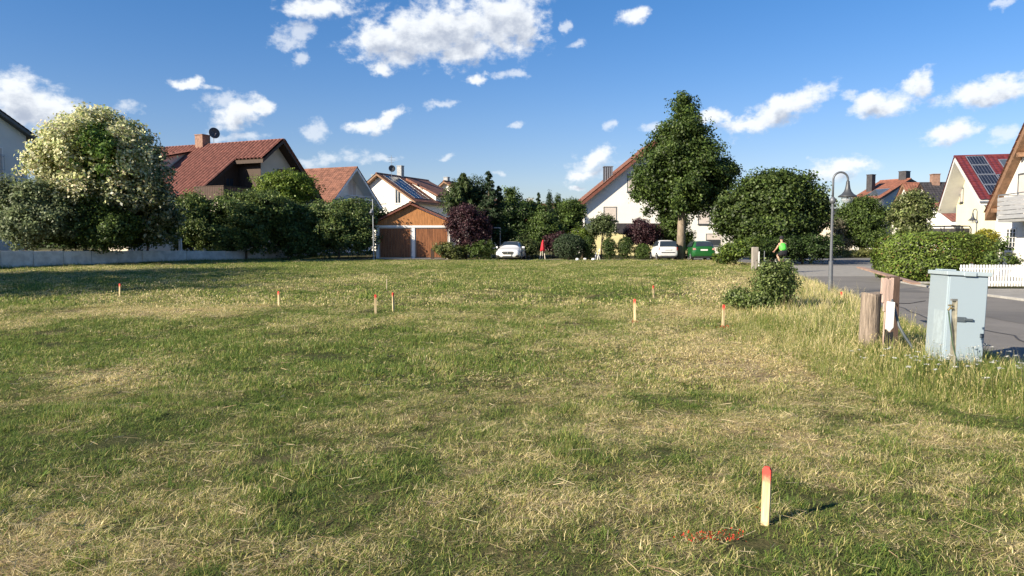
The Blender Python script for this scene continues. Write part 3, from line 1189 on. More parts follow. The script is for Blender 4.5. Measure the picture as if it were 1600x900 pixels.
# tile-clad chimney on the left slope
mb = MB()
cx = -h.w1 * 0.60
zz = h.top(cx) - h.base
mb.box(cx - 0.35, cx + 0.5, 2.0, 2.9, zz - 0.7, zz + 1.35)
ch = mb.build('chimney', tile_dark, h.roof_o)
mb = MB()
for k in range(4):
    mb.box(cx - 0.30 + 0.22 * k, cx - 0.18 + 0.22 * k, 1.97, 2.0 - 0.002, zz - 0.2, zz + 1.3)
mb.box(cx - 0.42, cx + 0.57, 1.94, 2.96, zz + 1.352, zz + 1.42)
mb.build('cladding', galv, ch)

# --- red roofs and solar strip far behind the gardens
h = House('distant_red_house', 'long low red roofed house with dark solar strip far behind the gardens', at(806, 319.5, 106), Vector((0, -1, 0)), 6, 4.0, 6.5, 4.0, at(806, 319.5, 106).z, 12.5,
          wall_beige, tile_orange, wood_brown, ov=0.3, base=0.1)
h.roof()
slope_panel(h, 1, 4.6, 10.5, 0.28, 0.72, pv_m, 'solar_panel', h.roof_o, cells=5)
chimney(h, 0, 2.0, 0.9, 0.8, white_paint)

# --- houses on the right, far
h = house_from_picture('solar_gable_house', 'white gable with dark verge and red roof, behind the light green bushes', (1423, 280, 88), (0.85, 0.52), (1374, 311), (1462, 302), 3.8,
                       wall_white, tile_orange, tile_dark, ov=0.5, oe=0.3, base=0.1)
h.roof()
chimney(h, 0.2, 0.9, 0.9, 1.0, tile_dark)
chimney(h, -3.3, 2.9, 0.7, 1.9, tile_dark)
slope_panel(h, -1, 0.6, 2.4, 0.15, 0.5, pv_collector, 'solar_panel', h.roof_o, cells=2)
h = House('orange_roofed_house', 'house with bright clay red roof slope beside the dark slate roof', at(1410, 287, 82), Vector((-0.1, -0.99, 0)).normalized(), 4, 4.0, 4.8, 3.6, at(1410, 287, 82).z, 8,
          wall_white, tile_orange, wood_brown, ov=0.3, base=0.1)
h.roof()
h = House('slate_roofed_house', 'house with near black tiled roof and small brick chimney left of the cream house', at(1438, 287, 76), Vector((-0.1, -0.99, 0)).normalized(), 4, 4.0, 4.8, 3.3, at(1438, 287, 76).z, 10,
          wall_white, tile_dark, wood_dark, ov=0.3, base=0.1)
h.roof()
chimney(h, 0, 1.4, 0.7, 0.9, chim_m)
h = House('low_red_annex', 'low white annex with red pantile roof beside the cream house', at(1450, 319, 63), Vector((-0.1, -0.99, 0)).normalized(), 3.5, 2.9, 4.2, at(1452, 347, 58.8).z, at(1450, 319, 63).z, 5.5,
          wall_white, tile_red, white_paint, ov=0.2, base=0.0, cat='annex')
h.roof()
h = House('hidden_dark_house', 'far house with dark roof showing between street lamp and round tree', at(1290, 327, 118), Vector((0, -1, 0)), 6, 4, 6, 3.6, at(1290, 327, 118).z, 8,
          wall_beige, tile_dark, wood_dark, ov=0.3, base=0.1)
h.roof()
h = House('hidden_red_annex', 'small red roof peeping out left of the round tree by the lamp', at(1294, 345, 106), Vector((0, -1, 0)), 4, 2.6, 4, 2.4, at(1294, 345, 106).z, 6,
          wall_beige, tile_orange, wood_dark, ov=0.3, base=0.1, cat='annex')
h.roof()

# --- cream house with glazed red roof and solar panels
PA, PB = at(1466, 327, 57), at(1531, 313, 48)
gv = (PB - PA)
gv.z = 0
wtot = gv.length
gv.normalize()
ka, _ = pray(1491.5, 246)
s_ = (ka * PA.y - PA.x) / (gv.x - ka * gv.y)
AP = Vector((PA.x + gv.x * s_, PA.y + gv.y * s_, 0))
zr = at(1491.5, 246, AP.y).z
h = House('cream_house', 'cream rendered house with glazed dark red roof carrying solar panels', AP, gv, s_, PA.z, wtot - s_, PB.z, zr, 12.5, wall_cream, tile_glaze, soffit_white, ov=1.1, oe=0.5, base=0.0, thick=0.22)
h.roof(pitch=0.32, amp=0.05)
def cream_panel(y0, f0, f1, w=1.15, m=pv_m, cells=6):
    slope_panel(h, 1, y0, y0 + w, f0, f1, m, 'solar_panel', h.roof_o, cells=cells, lift=0.14)
fs = [0.08, 0.30, 0.53, 0.76, 0.985]
for i in range(4):
    cream_panel(0.62, fs[i], fs[i + 1] - 0.008)
for k in range(1, 5):
    for i in range(2):
        cream_panel(0.62 + 1.2 * k, fs[i], fs[i + 1] - 0.008)
slope_panel(h, 1, 2.5, 5.2, 0.56, 0.88, pv_collector, 'solar_collector', h.roof_o, lift=0.13)
x, z = h.loc(1505.5, 305)
x0, z1 = h.loc(1501, 294)
x1, z0 = h.loc(1505.5, 316)
h.window((x0 + x1) / 2, z0, 0.75, z1 - z0, 'shutter', frame=grey_verge, mull=0)
x0, z1 = h.loc(1493, 352)
x1, z0 = h.loc(1501, 372)
h.window((x0 + x1) / 2, z0, 1.1, z1 - z0, 'glass', frame=grey_verge, mull=1)
# side wall downpipes and corner flue
mb = MB()
xe = h.w2 - h.oe
mb.box(xe + 0.002, xe + 0.12, h.ov + 0.05, h.ov + 0.35, 1.6, h.under(xe) - 0.05)
mb.build('flue', mat('grey_flue', (0.38, 0.39, 0.40), 0.5, 0.1, 4), h.root)
mb = MB()
mb.tube([(xe + 0.08, 3.3, 0), (xe + 0.08, 3.3, h.under(xe))], 0.05, 8)
mb.tube([(h.w2 + 0.05, 0, h.zb - 0.1), (h.w2 + 0.05, 12.5, h.zb - 0.1)], 0.07, 8)
mb.build('gutter', galv, h.root)
mb = MB()
mb.tube([(0.2, 5.0, zr - 0.1), (0.2, 5.0, zr + 0.9)], 0.025, 6)
mb.build('aerial', alu, h.root)
dr = thing('satellite_dish', 'thin dark dish edge standing on the ridge of the cream house', 'satellite dish', h.root.matrix_basis @ Vector((0.0, 5.35, zr)))
dish(dr, 0.5, 0.6, mat('dark_dish', (0.06, 0.065, 0.07), 0.5, 0.1, 4), (0.9, -0.35, 0.1))

# --- white house at the right edge
PA = at(1539, 334, 34)
gv = Vector((-0.2, -0.98, 0)).normalized()
AP = PA + gv * 5.2
h = House('timber_balcony_house', 'white house with dark wooden verge and pale grey balcony behind the picket fence', Vector((AP.x, AP.y, 0)), gv, 5.2, PA.z, 5.2, PA.z, PA.z + 5.2, 11, wall_white, tile_brown, wood_brown,
          ov=0.34, oe=0.35, base=0.0, thick=0.22)
h.roof()
HR = h
x0, z1 = h.loc(1574, 356)
x1, z0 = h.loc(1583, 394)
h.window((x0 + x1) / 2 + 0.1, z0, 0.95, z1 - z0, 'glass', mull=2)
mb = MB()
for k in range(4):
    zz = z0 + (z1 - z0) * (k + 1) / 5
    mb.box((x0 + x1) / 2 + 0.1 - 0.4, (x0 + x1) / 2 + 0.1 + 0.4, h.ov - 0.06, h.ov - 0.04, zz - 0.01, zz + 0.01)
mb.build('window_bars', white_paint, h.root)
x0, z1 = h.loc(1592, 275)
x1, z0 = h.loc(1592, 306)
h.window(x1 + 0.6, z0 - 0.6, 1.4, z1 - z0 + 0.7, 'shutter', frame=grey_verge, mull=0)
# purlin ends
for f in (0.12, 0.55, 0.93):
    mb = MB()
    xx = -h.w1 * (1 - f)
    zz = h.under(xx) - 0.1
    mb.box(xx - 0.08, xx + 0.08, 0.03, h.ov + 0.1, zz - 0.18, zz)
    mb.build('purlin', wood_brown, h.root)
# balcony of horizontal boards
rail_m = mat('pale_grey_boards', (0.36, 0.365, 0.37), 0.7, 0.12, 4, stretch=(0.5, 4, 4))
bal = MB()
x0, z1 = h.loc(1560, 309, h.ov - 0.95)
z0 = h.loc(1560, 343, h.ov - 0.95)[1]
xe = 4.6
n = 5
hh = (z1 - z0) / n
for k in range(n):
    bal.box(x0, xe, h.ov - 0.97, h.ov - 0.94, z0 + k * hh + 0.012, z0 + (k + 1) * hh - 0.012)
    bal.box(x0 - 0.03, x0, h.ov - 0.97, h.ov - 0.01, z0 + k * hh + 0.012, z0 + (k + 1) * hh - 0.012)
bo = bal.build('balcony', rail_m, h.root)
mb = MB()
mb.box(x0 + 0.01, xe, h.ov - 0.93, h.ov - 0.005, z0 - 0.12, z0 + 0.02)
mb.build('balcony_floor', mat('balcony_concrete', (0.30, 0.30, 0.29), 0.9, 0.1, 3), bo)
mb = MB()
mb.tube([(x0, h.ov - 0.05, z1 + 0.1), (x0, h.ov - 0.95, z1 + 0.1), (xe, h.ov - 0.95, z1 + 0.1)], 0.022, 6)
k = x0
while k < xe:
    mb.tube([(k, h.ov - 0.95, z1 - 0.02), (k, h.ov - 0.95, z1 + 0.1)], 0.014, 5)
    k += 0.9
mb.build('handrail', galv, bo)

# ------------------------------------------------------------------ retaining wall at the left
W0, W1 = Vector((-27.8, 40.2, 0)), Vector((-16.8, 63.5, 0))
wd = (W1 - W0)
WL = wd.length
wd.normalize()
wr = thing('retaining_wall', 'low pale concrete panel wall along the left edge of the meadow', 'wall', (W0.x, W0.y, 0), math.atan2(wd.y, wd.x))
s_ = -7.0
i = 0
while s_ < WL - 0.3:  # panels
    pw = 1.75
    e = min(s_ + pw, WL)
    c = W0 + wd * ((s_ + e) / 2)
    t_ = (s_ + e) / 2 / WL
    ztop = 0.98 - 0.38 * min(1, max(0, t_)) + 0.01 * math.sin(i * 7.1)
    if t_ > 0.9:
        ztop -= 0.08
    if t_ < 0:
        ztop = 1.0
    mb = MB()
    mb.box(s_ + 0.012, e - 0.012, -0.06 + 0.008 * math.sin(i * 3.3), 0.10, -0.4, ztop)
    mb.build('concrete_panel', concrete, wr, bevel=0.01)
    s_ = e
    i += 1
mb = MB()
mb.box(WL + 0.002, WL + 0.35, -0.12, 0.22, -0.3, 0.52)
mb.build('end_block', concrete, wr, bevel=0.015)


# ------------------------------------------------------------------ foliage
def unit(n):
    v = rng.normal(size=(n, 3))
    return v / np.linalg.norm(v, axis=1, keepdims=True)


def leaf_quads(C, Nn, size, aspect=0.6):
    """C centres (n,3), Nn normals (n,3), size (n,)"""
    n = len(C)
    r = unit(n)
    t = np.cross(Nn, r)
    t /= (np.linalg.norm(t, axis=1, keepdims=True) + 1e-9)
    b = np.cross(Nn, t)
    s = size[:, None]
    V = np.empty((n, 4, 3))
    V[:, 0] = C - t * s * 0.5
    V[:, 1] = C + b * s * 0.5 * aspect - t * s * 0.05 + Nn * s * 0.10
    V[:, 2] = C + t * s * 0.5
    V[:, 3] = C - b * s * 0.5 * aspect - t * s * 0.05 + Nn * s * 0.10
    return V


def pick_tone(n, pal, jitter=0.22):
    w = np.array([p[3] for p in pal], float)
    i = rng.choice(len(pal), n, p=w / w.sum())
    c = np.array([p[:3] for p in pal])[i]
    return np.clip(c * 1.17 * (1 + rng.normal(0, jitter, (n, 1))), 0.004, 0.85)


def crown_points(lobes, n, clump_n, sig, fill=0.22, rough=0.16, up=0.35):
    vol = np.array([(l[3] * l[4] * l[5]) ** (2 / 3) for l in lobes])
    nc = max(6, n // clump_n)
    li = rng.choice(len(lobes), nc, p=vol / vol.sum())
    L = np.array([l[:6] for l in lobes])[li]
    d = unit(nc)
    d[:, 2] = np.where(rng.random(nc) < up, np.abs(d[:, 2]), d[:, 2])
    wob = fbm(d[:, 0] * 2.1 + li * 3.7 + 20, d[:, 2] * 2.1 + d[:, 1] * 1.7 + 20, 17, 3) - 0.5
    rr = (1 - np.abs(rng.normal(0, rough, nc)) + rng.normal(0.0, 0.05, nc)) * (1 + wob * min(0.55, rough * 4.0))
    isf = rng.random(nc) < fill
    rr = np.where(isf, rng.uniform(0.2, 0.85, nc), rr)
    cc = L[:, :3] + d * L[:, 3:6] * rr[:, None]
    k = rng.integers(0, nc, n)
    sg = sig * rng.uniform(0.6, 1.4, nc)
    off_ = np.clip(rng.normal(size=(n, 3)), -1.7, 1.7) * sg[k][:, None]
    off_[:, 2] *= 0.75
    P = cc[k] + off_
    out = d[k] * 0.7 + rng.normal(size=(n, 3)) * 0.55 + np.array([0, 0, 0.35])
    out /= np.linalg.norm(out, axis=1, keepdims=True)
    return P, out, k, cc, d


bark_m = mat('bark', (0.16, 0.125, 0.09), 0.95, 0.35, 9, bump=0.5, bscale=30, stretch=(1, 1, 0.3))
bark_pale = mat('pale_bark', (0.26, 0.21, 0.155), 0.95, 0.3, 9, bump=0.5, bscale=30, stretch=(1, 1, 0.3))
LM = leaf_mat()
LM_wax = leaf_mat('glossy_leaf', 0.2, 0.5, 0.25)


def to_lobes(Y, spec):
    out = []
    for l in spec:
        px, py, rx, ry = l[:4]
        dY = l[4] if len(l) > 4 else 0.0
        kd = l[5] if len(l) > 5 else 1.0
        c = at(px, py, Y + dY)
        k = (Y + dY) / FPX
        out.append((c.x, c.y, c.z, rx * k, rx * k * kd, ry * k))
    return out


def plant(name, label, cat, Y, spec, pal, n, leaf, clump=45, sig=0.22, group=None, trunk=None, fill=0.22, rough=0.16, base_px=None,
          m=None, tonefn=None, aspect=0.65, limbs=7, bark=None, parts=True, core=0.74):
    lobes = to_lobes(Y, spec)
    bp = base_px if base_px is not None else spec[0][0]
    bx = pray(bp, 400)[0] * Y
    z0 = zat(bx, Y)
    base = np.array([bx, Y, z0])
    r = thing(name, label, cat, tuple(base), 0, group)
    P, nn, k, cc, d = crown_points(lobes, n, clump, sig, fill, rough)
    keep = P[:, 2] > z0 + 0.03
    P, nn, k = P[keep], nn[keep], k[keep]
    size = leaf * rng.uniform(0.7, 1.45, len(P))
    # dense inner foliage
    kc = max(60, n // 9)
    vol = np.array([l[3] * l[4] * l[5] for l in lobes])
    li = rng.choice(len(lobes), kc, p=vol / vol.sum())
    LL = np.array([l[:6] for l in lobes])[li]
    PC = LL[:, :3] + unit(kc) * LL[:, 3:6] * (rng.random((kc, 1)) ** 0.4) * core * 0.95
    ok = PC[:, 2] > z0 + 0.1
    PC = PC[ok]
    P = np.concatenate([P, PC])
    nn = np.concatenate([nn, unit(len(PC))])
    k = np.concatenate([k, rng.integers(0, len(cc), len(PC))])
    size = np.concatenate([size, leaf * rng.uniform(1.6, 2.5, len(PC))])
    V = leaf_quads(P - base, nn, size, aspect)
    tone = pick_tone(len(P), pal)
    ct = 1 + rng.normal(0, 0.16, len(cc))
    tone = tone * np.clip(ct[k], 0.55, 1.5)[:, None]
    if tonefn is not None:
        tone = tonefn(P, tone, k, cc)
    quad_mesh('crown' if parts == True else parts, V, tone, m or LM, r)
    # trunk and limbs
    mb = MB()
    tr = trunk or 0.07
    top = np.mean([l[:3] for l in lobes], axis=0) - base
    top = np.array([top[0], top[1], max(0.3, top[2])])
    mb.tube([(0, 0, -0.1), tuple(top * np.array([0.2, 0.2, 0.35])), tuple(top * np.array([0.7, 0.7, 0.75])), tuple(top)], [tr * 1.25, tr, tr * 0.8, tr * 0.5], 9)
    sel = rng.choice(len(cc), min(limbs, len(cc)), replace=False)
    for s in sel:
        e = cc[s] - base
        st = top * rng.uniform(0.45, 0.95)
        mid = (st + e) / 2 + np.array([0, 0, -0.08 * abs(e[2])])
        mb.tube([tuple(st), tuple(mid), tuple(st + (e - st) * 0.9)], [tr * 0.45, tr * 0.3, tr * 0.1], 5)
    mb.build('trunk', bark or bark_m, r, smooth=True)
    return r, lobes


G_dark = [(0.0405, 0.0702, 0.0189, 3), (0.0607, 0.1013, 0.0243, 2), (0.0297, 0.0486, 0.0162, 1)]
G_mid = [(0.0715, 0.1144, 0.026, 3), (0.104, 0.1495, 0.0338, 2), (0.0455, 0.0715, 0.0195, 1)]
G_lime = [(0.10, 0.15, 0.028, 3), (0.14, 0.18, 0.04, 2), (0.06, 0.10, 0.02, 1)]
G_lind = [(0.0585, 0.0975, 0.0208, 3), (0.091, 0.13, 0.0286, 2), (0.0416, 0.0676, 0.0156, 2)]
G_olive = [(0.0975, 0.1144, 0.039, 3), (0.1495, 0.1625, 0.065, 1), (0.0585, 0.078, 0.026, 2)]
G_purple = [(0.054, 0.024, 0.0288, 3), (0.084, 0.036, 0.0408, 1.5), (0.0336, 0.0168, 0.0216, 2), (0.144, 0.096, 0.084, 0.3)]
G_bright = [(0.121, 0.176, 0.0242, 3), (0.165, 0.209, 0.033, 1), (0.088, 0.132, 0.022, 1)]
G_gold = [(0.30, 0.27, 0.03, 3), (0.22, 0.22, 0.03, 2), (0.12, 0.15, 0.02, 1)]
G_conif = [(0.0364, 0.065, 0.0286, 3), (0.0585, 0.0884, 0.039, 1), (0.0234, 0.0416, 0.0182, 1)]
G_spruce = [(0.0562, 0.0875, 0.0275, 3), (0.0938, 0.125, 0.0375, 1.4), (0.0312, 0.05, 0.0175, 1)]
G_vari = [(0.58, 0.58, 0.30, 4), (0.64, 0.62, 0.40, 2), (0.52, 0.43, 0.28, 0.8), (0.28, 0.34, 0.12, 2)]


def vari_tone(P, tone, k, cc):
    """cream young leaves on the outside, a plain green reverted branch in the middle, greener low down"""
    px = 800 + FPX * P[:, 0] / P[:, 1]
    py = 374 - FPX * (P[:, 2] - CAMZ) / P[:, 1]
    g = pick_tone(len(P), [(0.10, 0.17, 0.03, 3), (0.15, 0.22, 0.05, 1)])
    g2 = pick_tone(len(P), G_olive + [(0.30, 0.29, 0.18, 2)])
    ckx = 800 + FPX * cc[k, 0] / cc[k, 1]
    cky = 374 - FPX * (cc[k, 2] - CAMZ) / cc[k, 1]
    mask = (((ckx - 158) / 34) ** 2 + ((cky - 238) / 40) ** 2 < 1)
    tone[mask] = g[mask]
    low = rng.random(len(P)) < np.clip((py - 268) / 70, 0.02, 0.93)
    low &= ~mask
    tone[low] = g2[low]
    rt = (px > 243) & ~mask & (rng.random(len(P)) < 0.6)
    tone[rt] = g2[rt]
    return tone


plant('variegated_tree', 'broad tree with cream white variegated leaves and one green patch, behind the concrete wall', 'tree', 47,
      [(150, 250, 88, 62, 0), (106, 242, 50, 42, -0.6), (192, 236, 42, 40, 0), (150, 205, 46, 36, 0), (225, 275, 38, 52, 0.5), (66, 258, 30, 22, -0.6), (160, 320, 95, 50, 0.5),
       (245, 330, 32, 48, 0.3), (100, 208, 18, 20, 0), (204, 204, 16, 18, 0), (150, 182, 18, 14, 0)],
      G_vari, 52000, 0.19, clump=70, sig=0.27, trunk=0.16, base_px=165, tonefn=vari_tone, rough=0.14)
plant('grey_green_shrub', 'loose grey green shrub at the far left in front of the variegated tree', 'shrub', 44,
      [(52, 325, 42, 42), (12, 318, 30, 40), (40, 358, 50, 32), (90, 345, 26, 30)], [(0.17, 0.21, 0.10, 3), (0.12, 0.15, 0.07, 3), (0.26, 0.29, 0.17, 1)], 20000, 0.15, sig=0.2, base_px=40)
plant('dark_yew_shrub', 'dark shrub below the variegated tree, above the wall', 'shrub', 45.5,
      [(130, 345, 42, 45), (175, 360, 40, 32), (100, 365, 30, 26)], G_mid, 20000, 0.14, sig=0.2, base_px=135)
plant('green_shrub', 'fresh green shrub at the foot of the variegated tree on its right', 'shrub', 49,
      [(205, 368, 34, 22), (235, 352, 34, 34), (265, 355, 16, 32)], G_mid, 14000, 0.14, sig=0.2, base_px=230)
hedge_pal = [(0.1046, 0.1569, 0.0419, 3), (0.1674, 0.2051, 0.0628, 2), (0.0628, 0.0963, 0.0293, 2)]
plant('mixed_hedge_shrub', 'dark leafy hedge shrub directly right of the variegated tree', 'shrub', 55,
      [(310, 352, 38, 44), (290, 370, 24, 26), (335, 368, 32, 28), (300, 325, 22, 20)], hedge_pal, 22000, 0.16, sig=0.22, base_px=315, group='garden shrubs behind the wall')
plant('mixed_hedge_shrub', 'olive hedge shrub below the boarded roof terrace', 'shrub', 56,
      [(385, 345, 46, 44), (420, 330, 32, 30), (370, 372, 40, 26), (360, 325, 26, 22)], hedge_pal, 26000, 0.16, sig=0.22, base_px=385, group='garden shrubs behind the wall')
plant('mixed_hedge_shrub', 'dark hedge shrub below the bright green round tree', 'shrub', 58,
      [(440, 360, 34, 38), (465, 372, 28, 28), (450, 335, 26, 18)], hedge_pal, 18000, 0.16, sig=0.22, base_px=450, group='garden shrubs behind the wall')
plant('round_bright_tree', 'rounded bright green tree in front of the red-roofed house', 'tree', 61,
      [(447, 300, 42, 30), (425, 295, 26, 24), (472, 302, 24, 26), (450, 282, 30, 14)], G_bright, 16000, 0.15, sig=0.22, base_px=450, trunk=0.1, tonefn=None)
plant('large_dark_shrub', 'large dark green shrub between wall end and garage', 'shrub', 59,
      [(525, 360, 52, 38), (500, 345, 34, 30), (550, 350, 34, 36), (560, 378, 30, 24), (495, 378, 30, 24), (535, 332, 26, 16)], hedge_pal, 32000, 0.16, sig=0.24, base_px=530)
plant('back_shrub', 'dark shrub behind the large shrub, under the white balcony', 'shrub', 68,
      [(555, 335, 42, 20), (590, 342, 22, 14), (530, 325, 16, 14)], G_dark, 9000, 0.16, sig=0.24, base_px=560)
# plants right of the garage
plant('purple_plum_tree', 'dark purple leaved tree right of the garage', 'tree', 59.5,
      [(732, 358, 30, 32), (715, 352, 18, 26), (748, 365, 16, 26), (728, 335, 22, 14), (735, 382, 20, 16)], G_purple, 17000, 0.14, sig=0.2, base_px=728, trunk=0.09)
plant('olive_bush', 'small yellowish green bush beside the right garage door', 'bush', 58.3,
      [(702, 393, 20, 13), (690, 388, 10, 9), (715, 395, 12, 10)], G_olive + [(0.15, 0.17, 0.04, 2)], 6000, 0.11, sig=0.12, base_px=702)
plant('clipped_yew_bush', 'dark clipped bush left of the white saloon car', 'bush', 58.5,
      [(750, 391, 19, 15), (738, 392, 10, 13), (762, 391, 10, 14)], G_mid, 7000, 0.08, sig=0.09, base_px=750, rough=0.07)


def conifer(name, label, px, py_top, py_base, Y, rad_px, pal, n, group=None, droop=0.25, dens=1.0, cat='tree', size=0.30):
    k = Y / FPX
    bx = pray(px, 400)[0] * Y
    z0 = zat(bx, Y)
    ztop = at(px, py_top, Y).z
    zb = at(px, py_base, Y).z
    base = np.array([bx, Y, z0])
    r = thing(name, label, cat, tuple(base), 0, group)
    H = ztop - zb
    nb = int(26 * dens * max(1, H / 3))
    C, Nn, S, tn = [], [], [], []
    per = n // nb
    mb = MB()
    mb.tube([(0, 0, -0.1), (0, 0, (ztop - z0) * 0.6), (0, 0, ztop - z0)], [0.13, 0.08, 0.012], 8)
    Vs = []
    for i in range(nb):
        f = (i + rng.random()) / nb
        f = f ** 0.85
        z = zb + H * f
        rad = rad_px * k * (1 - f) ** 0.8 * rng.uniform(0.7, 1.15) + 0.10
        a = rng.uniform(0, 2 * math.pi)
        dd = np.array([math.cos(a), math.sin(a), 0])
        t = rng.random(per) ** 0.7
        p = dd[None] * (t * rad)[:, None]
        p[:, 2] = -droop * rad * t * (1.6 - t) * 0.8 + 0.12 * rad * t ** 3
        p = p + rng.normal(size=(per, 3)) * np.array([0.09, 0.09, 0.06]) * (0.4 + rad * 0.35)
        p[:, 2] -= np.abs(rng.normal(0, 0.10, per)) * min(1.0, rad)
        p = p + np.array([0, 0, z - z0])
        s = size * rng.uniform(0.6, 1.2, per)
        dirv = dd[None] * 0.7 + rng.normal(size=(per, 3)) * 0.35 + np.array([0, 0, -droop * 1.6])
        dirv /= np.linalg.norm(dirv, axis=1, keepdims=True)
        w = np.cross(dirv, unit(per))
        w /= np.linalg.norm(w, axis=1, keepdims=True) + 1e-9
        V = np.empty((per, 4, 3))
        V[:, 0] = p - dirv * s[:, None] * 0.5
        V[:, 1] = p + w * s[:, None] * 0.14
        V[:, 2] = p + dirv * s[:, None] * 0.5
        V[:, 3] = p - w * s[:, None] * 0.14
        Vs.append(V)
        tn.append(pick_tone(per, pal) * rng.uniform(0.75, 1.25))
        mb.tube([(0, 0, z - z0), tuple(dd * rad * 0.8 + np.array([0, 0, z - z0 - droop * rad * 0.5]))], [0.03, 0.008], 4)
    quad_mesh('crown', np.concatenate(Vs), np.concatenate(tn), LM, r)
    mb.build('trunk', bark_m, r)
    return r


conifer('spruce', 'broad drooping spruce behind the purple tree', 725, 272, 352, 63, 46, G_spruce, 15000, droop=0.55, dens=1.6, size=0.42)
plant('spruce_companion', 'second crown of drooping conifer just left of the slim spruce', 'tree', 64.5,
      [(712, 312, 20, 26), (738, 305, 24, 28), (755, 322, 18, 30)], G_spruce, 9000, 0.22, sig=0.3, base_px=735, aspect=0.3)
conifer('slim_spruce', 'tall slim dark spruce with pointed top beside the broad spruce', 764, 268, 372, 62, 22, G_conif, 9000, droop=0.35, dens=1.3, size=0.30)
conifer('slim_spruce', 'short slim conifer to the right of the tallest slim spruce', 779, 292, 372, 62.5, 17, G_conif, 6000, droop=0.3, dens=1.2, size=0.28)
plant('garden_shrub', 'dark green shrub behind the white saloon car', 'shrub', 63.5,
      [(800, 345, 36, 32), (790, 368, 40, 22), (825, 362, 26, 26), (775, 350, 24, 30)], G_dark, 16000, 0.15, sig=0.25, base_px=800)
plant('garden_tree', 'tree with thin crown tip above the white saloon car', 'tree', 65,
      [(800, 322, 16, 20), (798, 304, 9, 12), (822, 325, 12, 10), (838, 340, 20, 22), (826, 318, 5, 7)], G_mid, 8000, 0.16, sig=0.2, base_px=805)
plant('garden_shrub', 'green shrub behind the red cloth stand', 'shrub', 62.5,
      [(850, 362, 22, 26), (835, 375, 24, 20), (868, 372, 16, 22), (848, 345, 18, 14)], G_mid, 10000, 0.14, sig=0.22, base_px=850)
plant('low_shrub', 'low olive shrub right beside the white saloon car', 'shrub', 60.5,
      [(825, 388, 20, 14), (812, 384, 16, 16)], G_dark + G_olive, 6000, 0.11, sig=0.14, base_px=822)
plant('garden_tree', 'full green tree left of the large white gabled house', 'tree', 66,
      [(885, 345, 26, 26), (898, 338, 18, 24), (872, 355, 22, 22), (890, 325, 18, 12)], G_mid, 14000, 0.15, sig=0.24, base_px=885)
plant('purple_shrub', 'purple red shrub between red cloth stand and round clipped bush', 'shrub', 61.5,
      [(862, 380, 12, 14), (872, 372, 12, 10)], G_purple, 4000, 0.12, sig=0.14, base_px=864)


def column(name, label, px, pt, pb, Y, rx, pal, n=4000, group=None, leaf=0.11):
    spec = [(px, (pt + pb) / 2, rx, (pb - pt) / 2), (px, pt + (pb - pt) * 0.3, rx * 0.8, (pb - pt) * 0.27)]
    return plant(name, label, 'conifer', Y, spec, pal, n, leaf, clump=14, sig=0.10, group=group, rough=0.06, base_px=px, aspect=0.45, limbs=2)


column('columnar_cypress', 'taller dark columnar cypress above the garden trees', 858.5, 301, 372, 72, 5.5, G_conif)
column('columnar_cypress', 'shorter thick columnar cypress close right of the taller one', 871, 304, 372, 73, 7, G_mid)
conifer('small_far_conifer', 'small far conifer standing against the sky above the red roof', 841, 301, 345, 96, 7, G_conif, 2500, size=0.3)

# clipped bushes in front of the big white house
plant('round_clipped_bush', 'big ball shaped blue green clipped bush', 'bush', 58.2,
      [(889, 386, 24.5, 19.5)], [(0.055, 0.085, 0.040, 3), (0.085, 0.115, 0.058, 1), (0.035, 0.055, 0.024, 1)], 22000, 0.075, clump=10, sig=0.04, rough=0.03, base_px=889, fill=0.3, limbs=2)
for px, py, rx, ry, lab, pal in ((919, 388, 12, 18, 'narrow dark thuja touching the ball shaped bush', G_dark), (951.5, 389, 11.5, 16.5, 'egg shaped clipped thuja right of the small tree', G_dark),
                                 (977, 388, 12, 17, 'egg shaped clipped thuja in front of the yellow porch wall', G_dark), (1003, 394, 13, 12, 'low loose green bush left of the white small car', G_mid)):
    plant('clipped_thuja', lab, 'bush', 58.4, [(px, py, rx, ry)], pal + G_mid, 6000, 0.07, clump=10, sig=0.05, rough=0.05, base_px=px, group='clipped bushes in a row by the lane', limbs=2)
plant('fresh_shrub', 'fresh light green shrub above the narrow thuja', 'shrub', 61,
      [(908, 368, 18, 12), (920, 372, 10, 12)], G_bright, 4500, 0.11, sig=0.16, base_px=910)
plant('small_airy_tree', 'small airy tree with grey green leaves in front of the large white gable', 'tree', 60.5,
      [(941, 352, 20, 14), (930, 358, 14, 12), (953, 357, 12, 12), (945, 343, 12, 8)], [(0.10, 0.13, 0.05, 3), (0.15, 0.18, 0.08, 1), (0.06, 0.085, 0.03, 2)], 6500, 0.12, sig=0.16, base_px=939, trunk=0.06, fill=0.12)
plant('purple_shrub', 'dark purple shrub in front of the porch of the large white house', 'shrub', 61.5,
      [(1004, 362, 22, 16), (992, 368, 15, 13), (1018, 368, 14, 14), (1004, 374, 22, 14), (1000, 350, 10, 7)], G_purple, 11000, 0.13, sig=0.18, base_px=1004)
plant('tall_garden_shrub', 'tall loose green shrub behind the white small car', 'shrub', 62.5,
      [(1047, 365, 22, 26), (1060, 350, 20, 16), (1040, 350, 14, 14), (1070, 375, 14, 18)], G_mid, 10000, 0.14, sig=0.2, base_px=1048)

